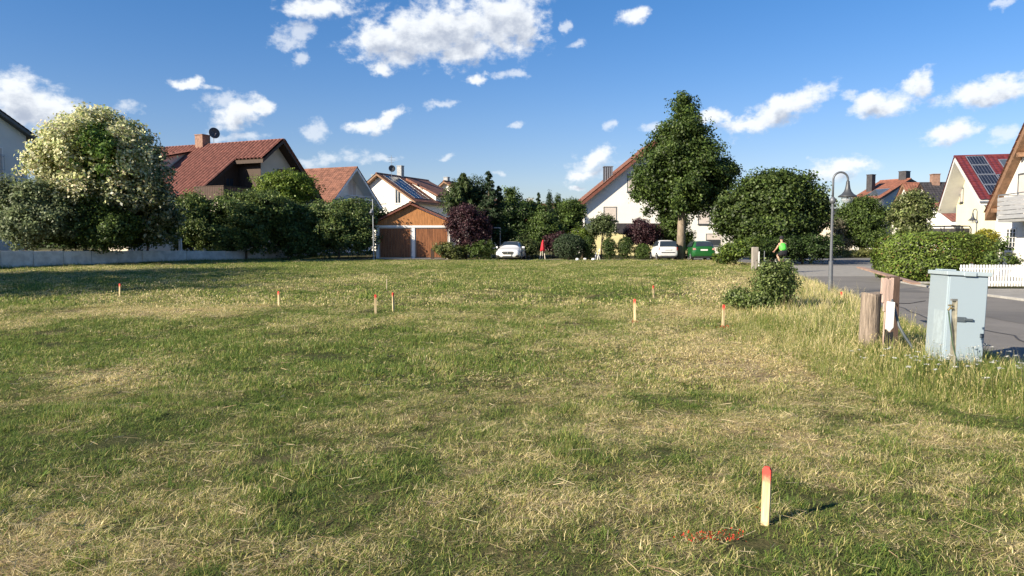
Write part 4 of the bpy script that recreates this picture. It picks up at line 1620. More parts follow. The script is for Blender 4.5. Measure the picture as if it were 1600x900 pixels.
# lime tree
lime_lobes = [(1067, 180, 24, 28), (1066, 210, 42, 28), (1064, 238, 56, 30), (1085, 262, 52, 34), (1040, 262, 44, 32), (1068, 290, 70, 40), (1110, 285, 36, 30), (1020, 288, 34, 28), (1048, 318, 44, 24),
              (1096, 312, 40, 26), (1130, 270, 22, 20), (1005, 295, 20, 16), (1067, 158, 10, 14), (1085, 225, 26, 22), (1044, 215, 20, 16)]
plant('lime_tree', 'tall lime tree with dense dark green pyramidal crown beside the parked small cars', 'tree', 57, lime_lobes, G_lind, 64000, 0.18, clump=85, sig=0.30, trunk=0.30, base_px=1064, rough=0.17, fill=0.25,
      limbs=18, bark=bark_pale)
# walnut
plant('walnut_tree', 'broad low spreading green tree between lime tree and street lamp', 'tree', 50,
      [(1205, 320, 62, 42), (1160, 335, 40, 36), (1250, 322, 40, 38), (1190, 292, 30, 22), (1235, 288, 32, 18), (1270, 345, 24, 30), (1205, 355, 72, 26), (1140, 350, 26, 24), (1215, 280, 16, 12)],
      [(0.060, 0.095, 0.020, 3), (0.090, 0.125, 0.030, 2), (0.036, 0.058, 0.015, 2)], 52000, 0.18, clump=75, sig=0.29, trunk=0.22, base_px=1208, rough=0.15, limbs=14)
plant('dark_hedge', 'dark clipped hedge under the broad tree beside the road', 'hedge', 47.5,
      [(1262, 388, 36, 21), (1225, 388, 34, 21), (1293, 388, 20, 22), (1190, 390, 30, 18)], G_dark, 18000, 0.11, clump=16, sig=0.10, rough=0.07, base_px=1255)
plant('bright_roadside_shrub', 'fresh green low shrub by the grey wooden post', 'shrub', 45,
      [(1150, 392, 26, 14), (1170, 384, 22, 12), (1137, 398, 12, 12), (1128, 405, 12, 9)], G_mid + G_bright, 9000, 0.11, sig=0.14, base_px=1150)

# right hand garden
plant('round_roadside_tree', 'round dark green tree beyond the cross street', 'tree', 69,
      [(1345, 345, 34, 34), (1322, 352, 18, 28), (1368, 352, 22, 30), (1350, 372, 36, 18), (1345, 322, 20, 14)], G_mid, 20000, 0.16, sig=0.26, base_px=1345, trunk=0.14)
plant('grey_leaved_shrub', 'pale dry looking shrub left of the round tree beyond the street', 'shrub', 68,
      [(1311, 362, 9, 20), (1318, 378, 10, 10)], [(0.16, 0.14, 0.10, 2), (0.10, 0.11, 0.06, 2)], 2500, 0.13, sig=0.2, base_px=1312)
plant('light_green_tree', 'light green tree with whitish leaf edges behind the laurel hedge', 'tree', 38,
      [(1425, 330, 28, 24), (1412, 342, 20, 18), (1440, 325, 16, 18), (1430, 308, 12, 10), (1425, 360, 24, 14)], [(0.14, 0.17, 0.055, 3), (0.26, 0.27, 0.13, 1), (0.075, 0.10, 0.03, 2)], 13000, 0.11, sig=0.15, base_px=1427, trunk=0.07, fill=0.15)
plant('roadside_weeds', 'low dry weeds at the foot of the round tree beyond the street', 'plants', 66.8,
      [(1340, 396, 34, 6), (1310, 394, 14, 6), (1368, 396, 10, 6)], [(0.20, 0.20, 0.07, 2), (0.12, 0.14, 0.04, 2)], 3500, 0.14, sig=0.15, base_px=1340, limbs=1, trunk=0.01)


def box_hedge(name, label, x0, x1, y0, y1, z1, pal, n, leaf, m, bulge=0.12):
    cx, cy = (x0 + x1) / 2, (y0 + y1) / 2
    z0 = zat(cx, cy)
    r = thing(name, label, 'hedge', (cx, cy, z0))
    hx, hy = (x1 - x0) / 2, (y1 - y0) / 2
    H = z1 - z0
    # superellipsoid shell
    d = unit(n)
    p = 4.5
    q = (np.abs(d[:, 0]) ** p + np.abs(d[:, 1]) ** p + np.abs(d[:, 2]) ** p) ** (1 / p)
    s = d / q[:, None]
    w = rng.random(n) < 0.25
    rr = np.where(w, rng.uniform(0.55, 0.95, n), 1.0 - np.abs(rng.normal(0, 0.045, n)))
    nz = fbm(s[:, 0] * hx * 1.1 + 10 + s[:, 1], s[:, 2] * 2 + 7 + s[:, 1] * hy, 5, 3) - 0.5
    P = s * np.array([hx, hy, H / 2]) * (rr * (1 + 0.02))[:, None] + d * (nz * bulge * 3)[:, None]
    P[:, 2] += H / 2
    P += rng.normal(0, 0.03, (n, 3))
    keep = P[:, 2] > 0.0
    P, d = P[keep], d[keep]
    nn = d + rng.normal(size=d.shape) * 0.5 + np.array([0, 0, 0.3])
    nn /= np.linalg.norm(nn, axis=1, keepdims=True)
    V = leaf_quads(P, nn, leaf * rng.uniform(0.6, 1.3, len(P)), 0.5)
    quad_mesh('foliage', V, pick_tone(len(P), pal, 0.25), m, r)
    for k in range(6):
        mb = MB()
        xx = -hx * 0.8 + hx * 1.6 * k / 5
        mb.tube([(xx, 0, -0.05), (xx + 0.1, 0.05, H * 0.7)], [0.04, 0.015], 5)
        mb.build('stem', bark_m, r)
    return r


box_hedge('laurel_hedge', 'thick glossy laurel hedge at the road bend left of the picket fence', 14.45, 18.3, 27.6, 30.2, 1.80, [(0.10, 0.15, 0.024, 3), (0.14, 0.185, 0.035, 2), (0.06, 0.09, 0.018, 2), (0.14, 0.08, 0.03, 0.25)], 30000, 0.105, LM_wax)
plant('golden_shrub', 'rounded golden yellow clipped shrub rising above the laurel hedge', 'shrub', 31.5,
      [(1541, 374, 17, 15), (1541, 388, 17, 16)], G_gold, 8000, 0.06, clump=10, sig=0.05, rough=0.05, base_px=1541)
plant('golden_shrub', 'smaller yellow green shrub rising above the laurel hedge near the trampoline', 'shrub', 32.5,
      [(1507, 378, 10, 12)], [(0.16, 0.17, 0.03, 3), (0.09, 0.12, 0.02, 2)], 3500, 0.06, clump=10, sig=0.05, rough=0.05, base_px=1507)
plant('rose_sprig', 'thin leafy sprigs against the white wall behind the picket fence', 'plant', 26.5,
      [(1566, 385, 7, 9), (1583, 410, 9, 7), (1552, 405, 12, 10)], G_mid, 900, 0.09, clump=8, sig=0.12, base_px=1566, limbs=6, trunk=0.012, fill=0.1)

# near bush on the meadow edge
plant('wild_rose_bush', 'sprawling wild rose bush at the meadow edge left of the street lamp', 'bush', 16.6,
      [(1203, 450, 28, 26), (1215, 432, 24, 20), (1178, 470, 36, 13), (1210, 474, 28, 18), (1148, 468, 20, 7), (1197, 420, 13, 12), (1232, 448, 12, 18), (1150, 456, 10, 6), (1225, 415, 8, 8)],
      [(0.12, 0.165, 0.045, 3), (0.18, 0.22, 0.075, 2), (0.07, 0.10, 0.025, 2)], 12500, 0.055, clump=16, sig=0.09, base_px=1200, trunk=0.02, rough=0.22, limbs=16, fill=0.25)

# trees outside the left edge whose shade lies on the meadow
for i, (x, y, hgt, rad) in enumerate(((-27.6, 15.0, 11.6, 3.2), (-27.2, 20.0, 11.0, 3.2), (-27.0, 25.0, 9.8, 3.0), (-26.9, 29.6, 9.2, 2.8), (-30.0, 10.5, 9.2, 3.2))):
    r = thing('garden_tree', 'broad garden tree outside the left edge of the meadow, %s nearest' % ('second third fourth fifth first'.split()[i]), 'tree', (x, y, zat(x, y)), 0, 'garden trees left of the meadow')
    L_ = [(x, y, hgt * 0.62, rad, rad, hgt * 0.36), (x + 1, y - 0.8, hgt * 0.5, rad * 0.8, rad * 0.8, hgt * 0.3), (x - 1, y + 1, hgt * 0.45, rad * 0.9, rad * 0.9, hgt * 0.32), (x, y, hgt * 0.25, rad * 0.9, rad * 0.9, hgt * 0.25)]
    P, nn, k, cc, d = crown_points(L_, 9000, 28, 0.35)
    quad_mesh('crown', leaf_quads(P - np.array([x, y, zat(x, y)]), nn, 0.26 * rng.uniform(0.6, 1.3, len(P))), pick_tone(len(P), G_mid), LM, r)
    mb = MB()
    mb.tube([(0, 0, -0.1), (0.1, 0, hgt * 0.35), (0, 0.1, hgt * 0.75)], [0.2, 0.16, 0.05], 8)
    mb.build('trunk', bark_m, r)


# far green belt that closes the view between the houses
def belt():
    n = 26000
    x = rng.uniform(-110, 150, n)
    y = 135 + rng.uniform(-6, 6, n)
    top = 5.2 + 1.6 * (fbm(x / 9.0, y * 0, 77, 3) * 2 - 1)
    z = rng.uniform(0, 1, n) ** 0.8 * top
    P = np.stack([x, y, z], -1)
    nn = rng.normal(size=(n, 3)) + np.array([-0.3, -0.6, 0.5])
    nn /= np.linalg.norm(nn, axis=1, keepdims=True)
    o = quad_mesh('far_wood', leaf_quads(P, nn, rng.uniform(0.5, 1.1, n)), pick_tone(n, G_mid), LM)
    props(o, 'dark green mass of far trees closing the gaps between houses', 'trees', kind='stuff')


belt()

# ------------------------------------------------------------------ grass
def grass_material():
    m = bpy.data.materials.new('grass_blade')
    m.use_nodes = True
    t = m.node_tree
    b = t.nodes['Principled BSDF']
    b.inputs['Roughness'].default_value = 0.55
    b.inputs['Specular IOR Level'].default_value = 0.25
    di = N(t, 'ShaderNodeAttribute', attribute_name='dry')
    di.attribute_type = 'INSTANCER'
    tn = N(t, 'ShaderNodeAttribute', attribute_name='tone')
    sp = N(t, 'ShaderNodeSeparateColor')
    t.links.new(tn.outputs['Color'], sp.inputs[0])
    # r: random of the blade, g: share of height, b: hue random
    a = N(t, 'ShaderNodeMath', operation='SUBTRACT')
    t.links.new(sp.outputs[0], a.inputs[0])
    a.inputs[1].default_value = 0.5
    c = N(t, 'ShaderNodeMath', operation='MULTIPLY_ADD')
    t.links.new(a.outputs[0], c.inputs[0])
    c.inputs[1].default_value = 1.15
    t.links.new(di.outputs['Fac'], c.inputs[2])
    cr = N(t, 'ShaderNodeValToRGB')
    e = cr.color_ramp.elements
    e[0].position, e[0].color = 0.0, (0.120, 0.185, 0.036, 1)
    e[1].position, e[1].color = 1.0, (0.72, 0.61, 0.34, 1)
    for p_, c_ in ((0.38, (0.225, 0.275, 0.062, 1)), (0.60, (0.37, 0.35, 0.105, 1)), (0.80, (0.56, 0.47, 0.215, 1))):
        k = cr.color_ramp.elements.new(p_)
        k.color = c_
    t.links.new(c.outputs[0], cr.inputs[0])
    mu = N(t, 'ShaderNodeMix', data_type='RGBA', blend_type='MULTIPLY')
    mu.inputs['Factor'].default_value = 1
    t.links.new(cr.outputs[0], mu.inputs['A'])
    t.links.new(mrange(t, sp.outputs[2], 0, 1, 0.75, 1.50, False), mu.inputs['B'])
    t.links.new(mu.outputs['Result'], b.inputs['Base Color'])
    tr = N(t, 'ShaderNodeBsdfTranslucent')
    t.links.new(mu.outputs['Result'], tr.inputs['Color'])
    ms = N(t, 'ShaderNodeMixShader')
    ms.inputs[0].default_value = 0.42
    t.links.new(b.outputs[0], ms.inputs[1])
    t.links.new(tr.outputs[0], ms.inputs[2])
    t.links.new(ms.outputs[0], t.nodes['Material Output'].inputs[0])
    return m


GM = grass_material()


def clump(name, coll, nb, rad, h0, h1, w, bend=0.5, flat=0.0, seed=0, heads=False):
    r = np.random.default_rng(seed)
    Q, T = [], []
    tris = []
    for i in range(nb):
        a = r.uniform(0, 2 * math.pi)
        rr = rad * math.sqrt(r.random())
        p = np.array([rr * math.cos(a), rr * math.sin(a), -0.01])
        hh = r.uniform(h0, h1) * (0.6 + 0.4 * r.random())
        b_ = r.uniform(0, 2 * math.pi)
        lean = np.array([math.cos(b_), math.sin(b_), 0])
        k = bend * r.uniform(0.3, 1.5)
        if r.random() < flat:
            k = r.uniform(1.5, 3.5)
            hh *= 1.5
        side = np.array([-math.sin(b_ + r.normal(0, 0.6)), math.cos(b_), 0])
        side /= np.linalg.norm(side)
        ww = w * r.uniform(0.6, 1.3)
        ts = (0, 0.4, 0.75, 1.0)
        vert = 1 / math.sqrt(1 + k * k)
        pts = [p + np.array([0, 0, hh * vert * (t - 0.25 * min(1, k) * t * t)]) + lean * hh * k * vert * t * t for t in ts]
        ws = (ww, ww * 0.85, ww * 0.55, ww * 0.08)
        tone = (r.random(), 0.5, r.random())
        for j in range(3):
            Q.append([pts[j] - side * ws[j] / 2, pts[j] + side * ws[j] / 2, pts[j + 1] + side * ws[j + 1] / 2, pts[j + 1] - side * ws[j + 1] / 2])
            T.append(tone)
        if heads and r.random() < 0.10:
            for q in range(5):
                c = pts[3] + np.array([0, 0, 0.008 * q]) + r.normal(0, 0.004, 3)
                d = r.normal(size=3) * 0.008 + np.array([0, 0, 0.012])
                Q.append([c, c + side * 0.006 + d * 0.4, c + d, c - side * 0.006 + d * 0.4])
                T.append((0.97, 0.5, r.random()))
    V = np.array(Q)
    n = len(V)
    me = bpy.data.meshes.new(name)
    me.vertices.add(n * 4)
    me.vertices.foreach_set('co', V.reshape(-1).astype(np.float32))
    me.loops.add(n * 4)
    me.loops.foreach_set('vertex_index', np.arange(n * 4, dtype=np.int32))
    me.polygons.add(n)
    me.polygons.foreach_set('loop_start', np.arange(0, n * 4, 4, dtype=np.int32))
    a = me.attributes.new('tone', 'FLOAT_COLOR', 'POINT')
    c = np.ones((n, 4, 4), np.float32)
    c[:, :, :3] = np.array(T)[:, None, :]
    a.data.foreach_set('color', c.reshape(-1))
    me.materials.append(GM)
    me.update(calc_edges=True)
    o = bpy.data.objects.new(name, me)
    coll.objects.link(o)
    return o


def scatter_object(name, label, cat, pts, rot, scl, dry, idx, coll):
    n = len(pts)
    me = bpy.data.meshes.new(name)
    me.vertices.add(n)
    me.vertices.foreach_set('co', pts.reshape(-1).astype(np.float32))
    for an, ty, arr, key in (('rot', 'FLOAT_VECTOR', rot, 'vector'), ('scl', 'FLOAT_VECTOR', scl, 'vector'), ('dry', 'FLOAT', dry, 'value'), ('idx', 'INT', idx, 'value')):
        a = me.attributes.new(an, ty, 'POINT')
        a.data.foreach_set(key, arr.reshape(-1).astype(np.int32 if ty == 'INT' else np.float32))
    me.materials.append(GM)
    me.update()
    o = bpy.data.objects.new(name, me)
    COL.objects.link(o)
    ng = bpy.data.node_groups.new(name + '_scatter', 'GeometryNodeTree')
    ng.interface.new_socket('Geometry', in_out='INPUT', socket_type='NodeSocketGeometry')
    ng.interface.new_socket('Geometry', in_out='OUTPUT', socket_type='NodeSocketGeometry')
    gi, go = ng.nodes.new('NodeGroupInput'), ng.nodes.new('NodeGroupOutput')
    ci = ng.nodes.new('GeometryNodeCollectionInfo')
    ci.inputs['Collection'].default_value = coll
    ci.inputs['Separate Children'].default_value = True
    ci.inputs['Reset Children'].default_value = True
    ip = ng.nodes.new('GeometryNodeInstanceOnPoints')
    ip.inputs['Pick Instance'].default_value = True
    ng.links.new(gi.outputs[0], ip.inputs['Points'])
    ng.links.new(ci.outputs[0], ip.inputs['Instance'])
    for an, ty, sock in (('idx', 'INT', 'Instance Index'), ('rot', 'FLOAT_VECTOR', 'Rotation'), ('scl', 'FLOAT_VECTOR', 'Scale')):
        na = ng.nodes.new('GeometryNodeInputNamedAttribute')
        na.data_type = ty
        na.inputs['Name'].default_value = an
        ng.links.new(na.outputs['Attribute'], ip.inputs[sock])
    ng.links.new(ip.outputs[0], go.inputs[0])
    md = o.modifiers.new('scatter', 'NODES')
    md.node_group = ng
    props(o, label, cat, kind='stuff')
    return o


def in_view(x, y, margin=1.0):
    return np.abs(x) < (0.71 * y + margin)


def jitter_points(step, ylo, yhi, xlo, xhi):
    xs = np.arange(xlo, xhi, step)
    ys = np.arange(ylo, yhi, step)
    X, Y = np.meshgrid(xs, ys)
    X = X + rng.uniform(-0.6, 0.6, X.shape) * step
    Y = Y + rng.uniform(-0.6, 0.6, Y.shape) * step
    X, Y = X.reshape(-1), Y.reshape(-1)
    k = in_view(X, Y)
    return X[k], Y[k]


lawn = bpy.data.collections.new('lawn_tufts')
for i in range(6):
    clump('tuft_a%d' % i, lawn, 80, 0.09, 0.022, 0.062, 0.0036, bend=1.3, flat=0.35, seed=100 + i)
for i in range(4):
    clump('tuft_b%d' % i, lawn, 130, 0.22, 0.028, 0.072, 0.0075, bend=1.2, flat=0.35, seed=200 + i)
for i in range(4):
    clump('tuft_c%d' % i, lawn, 120, 0.50, 0.04, 0.095, 0.018, bend=1.0, flat=0.25, seed=300 + i)
for i in range(3):
    clump('tuft_d%d' % i, lawn, 60, 0.08, 0.06, 0.13, 0.005, bend=1.2, flat=0.15, seed=400 + i)

for i in range(4):
    clump('tuft_e%d' % i, lawn, 70, 0.10, 0.03, 0.065, 0.0034, bend=3.2, flat=0.6, seed=450 + i)
for i in range(3):
    clump('tuft_f%d' % i, lawn, 90, 0.24, 0.035, 0.08, 0.008, bend=3.0, flat=0.6, seed=470 + i)
for i in range(3):
    clump('tuft_g%d' % i, lawn, 13, 0.03, 0.05, 0.075, 0.024, bend=2.2, flat=0.3, seed=490 + i)

PX, PY, PI_, PS = [], [], [], []
def zone(step, y0, y1, xlo, xhi, i0, i1, smin, smax, keepfn=None):
    x, y = jitter_points(step, y0, y1, xlo, xhi)
    k = (x < verge_left(y) + 0.6) & (y < 55.6)
    # left boundary: the retaining wall
    k &= ((x + 27.8) * 0.907 - (y - 40) * 0.42) > 0.05
    if keepfn is not None:
        k &= keepfn(x, y)
    x, y = x[k], y[k]
    PX.append(x); PY.append(y)
    PI_.append(rng.integers(i0, i1, len(x)))
    PS.append(rng.uniform(smin, smax, len(x)))

bare = lambda x, y: (fbm(x / 0.35, y / 0.35, 61, 2) + 0.30 * (fbm(x / 1.7, y / 1.7, 66, 2) - 0.5)) > 0.20
zone(0.075, 2.1, 8.0, -7, 7, 0, 6, 0.7, 1.35, bare)
zone(0.15, 8.0, 18.0, -15, 9, 6, 10, 0.8, 1.3, lambda x, y: (fbm(x / 0.6, y / 0.6, 62, 2)) > 0.27)
zone(0.33, 17.5, 57.5, -42, 17, 10, 14, 0.7, 1.3)
zone(0.22, 2.1, 12.0, -9, 7, 14, 17, 0.55, 1.15, lambda x, y: (fbm(x / 0.7, y / 0.7, 63, 3)) > 0.58)
zone(0.085, 2.1, 8.5, -7, 7, 17, 21, 0.7, 1.4, lambda x, y: dryness(x, y) > 0.42)
zone(0.20, 8.5, 20.0, -15, 9, 21, 24, 0.7, 1.4, lambda x, y: dryness(x, y) > 0.45)
zone(0.30, 2.1, 11.0, -9, 7, 24, 27, 0.5, 1.2, lambda x, y: fbm(x / 1.5 + 3, y / 1.5, 81, 2) > 0.56)
X, Y, I_, S_ = (np.concatenate(q) for q in (PX, PY, PI_, PS))
mound = fbm(X / 0.5, Y / 0.5, 71, 3)
hs = S_ * (0.35 + 2.6 * mound ** 2) * np.where(Y > 20, 0.75, 1.0)
dr_ = dryness(X, Y) + rng.normal(0, 0.19, len(X))
rotv = np.stack([rng.normal(0, 0.12, len(X)), rng.normal(0, 0.12, len(X)), rng.uniform(0, 6.28, len(X))], -1)
# fresh grass stands taller than the dry thatch
hs = hs * (1.35 - 0.6 * np.clip(dr_, 0, 1))
dr_ = np.where((I_ >= 14) & (I_ < 17), dr_ * 0.5 - 0.12, dr_)
dr_ = np.where((I_ >= 17) & (I_ < 24), dr_ * 0.6 + 0.42, dr_)
dr_ = np.where(I_ >= 24, 0.05, dr_)
scatter_object('meadow_grass', 'mown meadow grass, green and straw coloured in patches', 'grass', np.stack([X, Y, height(X, Y)], -1), rotv, np.stack([S_, S_, hs], -1), np.clip(dr_, 0, 1.1), I_, lawn)

# tall verge grass
tall = bpy.data.collections.new('tall_tufts')
for i in range(4):
    clump('tall_a%d' % i, tall, 60, 0.16, 0.16, 0.40, 0.006, bend=0.55, flat=0.1, seed=500 + i, heads=True)
for i in range(3):
    clump('tall_b%d' % i, tall, 26, 0.12, 0.35, 0.72, 0.005, bend=0.35, flat=0.05, seed=600 + i, heads=True)
for i in range(3):
    clump('tall_c%d' % i, tall, 60, 0.4, 0.18, 0.38, 0.012, bend=0.6, flat=0.15, seed=700 + i)
QX, QY, QI, QS, QD = [], [], [], [], []
def vzone(step, y0, y1, i0, i1, smin, smax, prob=1.0, dry0=0.5):
    x, y = jitter_points(step, y0, y1, 2.5, 17)
    vl = verge_left(y)
    k = (x > vl - 0.15 + rng.normal(0, 0.2, len(x))) & (x < road_left(y) + 0.02 + rng.normal(0, 0.06, len(x))) & (rng.random(len(x)) < prob)
    x, y = x[k], y[k]
    e = np.clip(np.minimum(x - verge_left(y), 2.5 * (road_left(y) + 0.1 - x)) / 0.9, 0.15, 1)
    QX.append(x); QY.append(y); QI.append(rng.integers(i0, i1, len(x))); QS.append(rng.uniform(smin, smax, len(x)) * (0.45 + 0.55 * e))
    QD.append(dry0 + 0.7 * (fbm(x / 1.1, y / 1.5, 33, 3) - 0.5) + rng.normal(0, 0.08, len(x)) + 0.45 * sstep(y, 13, 20) - 0.12 * sstep(11 - y, 0, 3))
vzone(0.12, 3.0, 14, 0, 4, 0.55, 1.05, dry0=0.34)
vzone(0.38, 3.0, 24, 4, 7, 0.6, 1.15, prob=0.34, dry0=0.85)
vzone(0.24, 14, 34, 7, 10, 0.6, 1.15, dry0=0.36)
vzone(0.34, 34, 46, 7, 10, 0.6, 1.0, dry0=0.45)
# grass growing up at the foot of the wall and at the wall's end
for s_ in np.arange(-1.0, WL, 0.16):
    for rep in range(2):
        d_ = abs(rng.normal(0.12, 0.16)) + 0.05
        x = W0.x + wd.x * s_ + 0.907 * d_
        y = W0.y + wd.y * s_ - 0.42 * d_
        QX.append(np.array([x])); QY.append(np.array([y])); QI.append(rng.integers(7, 10, 1)); QS.append(np.array([rng.uniform(0.5, 1.15) * (0.7 + 0.5 * fbm(np.array([s_ / 1.5]), np.array([0.0]), 4, 2)[0])])); QD.append(np.array([rng.uniform(0.05, 0.35)]))
X, Y, I_, S_, D_ = (np.concatenate(q) for q in (QX, QY, QI, QS, QD))
rotv = np.stack([rng.normal(0, 0.1, len(X)), rng.normal(0, 0.1, len(X)), rng.uniform(0, 6.28, len(X))], -1)
scatter_object('verge_grass', 'tall uncut grass with dry seed stalks along road verge and wall foot', 'grass', np.stack([X, Y, height(X, Y) - 0.01], -1), rotv, np.stack([S_, S_, S_], -1), np.clip(D_, 0, 1.1), I_, tall)

# loose cut stalks lying on the meadow
def straw():
    n = 8000
    x, y = [], []
    Y = 2.2 + 14 * rng.random(n * 3) ** 1.3
    X = rng.uniform(-1, 1, n * 3) * (0.72 * Y)
    dd = dryness(X, Y)
    k = (rng.random(n * 3) < 0.12 + 0.6 * dd ** 2) & (X < verge_left(Y))
    X, Y = X[k][:n], Y[k][:n]
    n = len(X)
    Z = height(X, Y) + rng.uniform(0.015, 0.055, n)
    a = rng.uniform(0, 2 * np.pi, n)
    L_ = rng.uniform(0.05, 0.16, n) * np.where(rng.random(n) < 0.012, 2.4, 1)
    w = rng.uniform(0.0018, 0.0035, n) * np.clip(Y / 5, 1, 2.2)
    d = np.stack([np.cos(a), np.sin(a), rng.normal(0, 0.12, n)], -1)
    s = np.stack([-np.sin(a), np.cos(a), rng.normal(0, 0.4, n)], -1)
    C = np.stack([X, Y, Z], -1)
    V = np.empty((n, 4, 3))
    V[:, 0] = C - d * L_[:, None] / 2 - s * w[:, None] / 2
    V[:, 1] = C - d * L_[:, None] / 2 + s * w[:, None] / 2
    V[:, 2] = C + d * L_[:, None] / 2 + s * w[:, None] / 2
    V[:, 3] = C + d * L_[:, None] / 2 - s * w[:, None] / 2
    o = quad_mesh('loose_straw', V, pick_tone(n, [(0.52, 0.43, 0.26, 3), (0.40, 0.31, 0.17, 2), (0.30, 0.20, 0.12, 1)]), LM)
    props(o, 'dry cut stalks scattered over the meadow', 'straw', kind='stuff')


straw()


# white yarrow among the verge grass
def yarrow():
    V, T = [], []
    pts = []
    for _ in range(150):
        px = random.uniform(1325, 1600)
        py = random.uniform(535, 608) if random.random() < 0.85 else random.uniform(515, 540)
        if px < 1380 and py > 590:
            continue
        zf = random.uniform(0.22, 0.42)
        p = gnd(px, py + 20, zf)
        if p.x < float(verge_left(p.y)) + 0.1 or p.x > float(road_left(p.y)) + 0.1:
            continue
        pts.append((p, zf))
    for p, zf in pts:
        b_ = Vector((p.x + random.gauss(0, 0.04), p.y + random.gauss(0, 0.04), 0))
        sd_ = Vector((0.004, 0.001, 0))
        V.append([b_ - sd_, b_ + sd_, p + sd_ * 0.6, p - sd_ * 0.6]); T.append((0.12, 0.15, 0.05))
        R_ = random.uniform(0.018, 0.04)
        for q in range(16):
            a = random.uniform(0, 6.28)
            rr = R_ * math.sqrt(random.random())
            c = p + Vector((rr * math.cos(a), rr * math.sin(a), random.gauss(0, 0.004)))
            s = 0.008
            t1 = Vector((1, 0, random.gauss(0, .3))).normalized() * s
            t2 = Vector((0, 1, random.gauss(0, .3))).normalized() * s
            V.append([c - t1, c - t2, c + t1, c + t2]); T.append((0.75, 0.74, 0.68))
    o = quad_mesh('yarrow_flowers', np.array([[tuple(q) for q in f] for f in V]), np.array(T), LM)
    props(o, 'white yarrow flower heads in the verge grass by the cabinet', 'flowers', kind='stuff')


yarrow()


# tiny yellow flowers and red marking spray on the grass
def specks(name, label, cat, spots, col, n, rad, size):
    V, T = [], []
    for (px, py, k) in spots:
        c = gnd(px, py, 0.05)
        for q in range(int(n * k)):
            p = Vector((c.x + random.gauss(0, rad[0] * k), c.y + random.gauss(0, rad[1]), zat(c.x, c.y) + random.uniform(0.02, 0.075)))
            t1 = Vector((random.gauss(0, 1), random.gauss(0, 1), random.gauss(0, 1))).normalized() * size * random.uniform(0.5, 1.3)
            t2 = Vector((random.gauss(0, 1), random.gauss(0, 1), random.gauss(0, 1))).normalized() * size * random.uniform(0.3, 1)
            V.append([p - t1, p - t2, p + t1, p + t2]); T.append(col)
    o = quad_mesh(name, np.array([[tuple(q) for q in f] for f in V]), np.array(T), LM)
    props(o, label, cat, kind='stuff')


specks('red_spray_marks', 'red marking spray on the grass beside survey stakes', 'paint marks', [(1085, 828, 1.0), (1120, 826, 1.3), (1145, 826, 0.6), (1190, 792, 0.25)], (0.62, 0.06, 0.03), 60, (0.05, 0.018), 0.006)
specks('red_spray_specks', 'red paint specks at the foot of the stakes further away', 'paint marks', [(1131, 511, 1.2), (991, 500, 0.7), (852, 508, 0.3)], (0.6, 0.08, 0.05), 28, (0.05, 0.05), 0.016)

# ------------------------------------------------------------------ survey stakes
def stake_material():
    m = bpy.data.materials.new('stake_wood')
    m.use_nodes = True
    t = m.node_tree
    b = t.nodes['Principled BSDF']
    b.inputs['Roughness'].default_value = 0.75
    tcn = N(t, 'ShaderNodeTexCoord')
    s = N(t, 'ShaderNodeSeparateXYZ')
    t.links.new(tcn.outputs['Object'], s.inputs[0])
    n = N(t, 'ShaderNodeTexNoise')
    n.inputs['Scale'].default_value = 40
    n.inputs['Detail'].default_value = 4
    t.links.new(tcn.outputs['Object'], n.inputs['Vector'])
    ad = N(t, 'ShaderNodeMath', operation='MULTIPLY_ADD')
    t.links.new(n.outputs[0], ad.inputs[0])
    ad.inputs[1].default_value = 0.07
    t.links.new(s.outputs[2], ad.inputs[2])
    f = mrange(t, ad.outputs[0], -0.085, 0.0, 0, 1)
    g = N(t, 'ShaderNodeMapping')
    g.inputs['Scale'].default_value = (60, 60, 3)
    t.links.new(tcn.outputs['Object'], g.inputs['Vector'])
    n2 = N(t, 'ShaderNodeTexNoise')
    n2.inputs['Scale'].default_value = 1.5
    t.links.new(g.outputs[0], n2.inputs['Vector'])
    wood = N(t, 'ShaderNodeMix', data_type='RGBA')
    wood.inputs['A'].default_value = (0.56, 0.40, 0.20, 1)
    wood.inputs['B'].default_value = (0.74, 0.60, 0.36, 1)
    t.links.new(mrange(t, n2.outputs[0], 0.35, 0.65, 0, 1), wood.inputs['Factor'])
    mx_ = N(t, 'ShaderNodeMix', data_type='RGBA')
    t.links.new(f, mx_.inputs['Factor'])
    t.links.new(wood.outputs['Result'], mx_.inputs['A'])
    mx_.inputs['B'].default_value = (0.85, 0.07, 0.05, 1)
    t.links.new(mx_.outputs['Result'], b.inputs['Base Color'])
    return m


SM = stake_material()
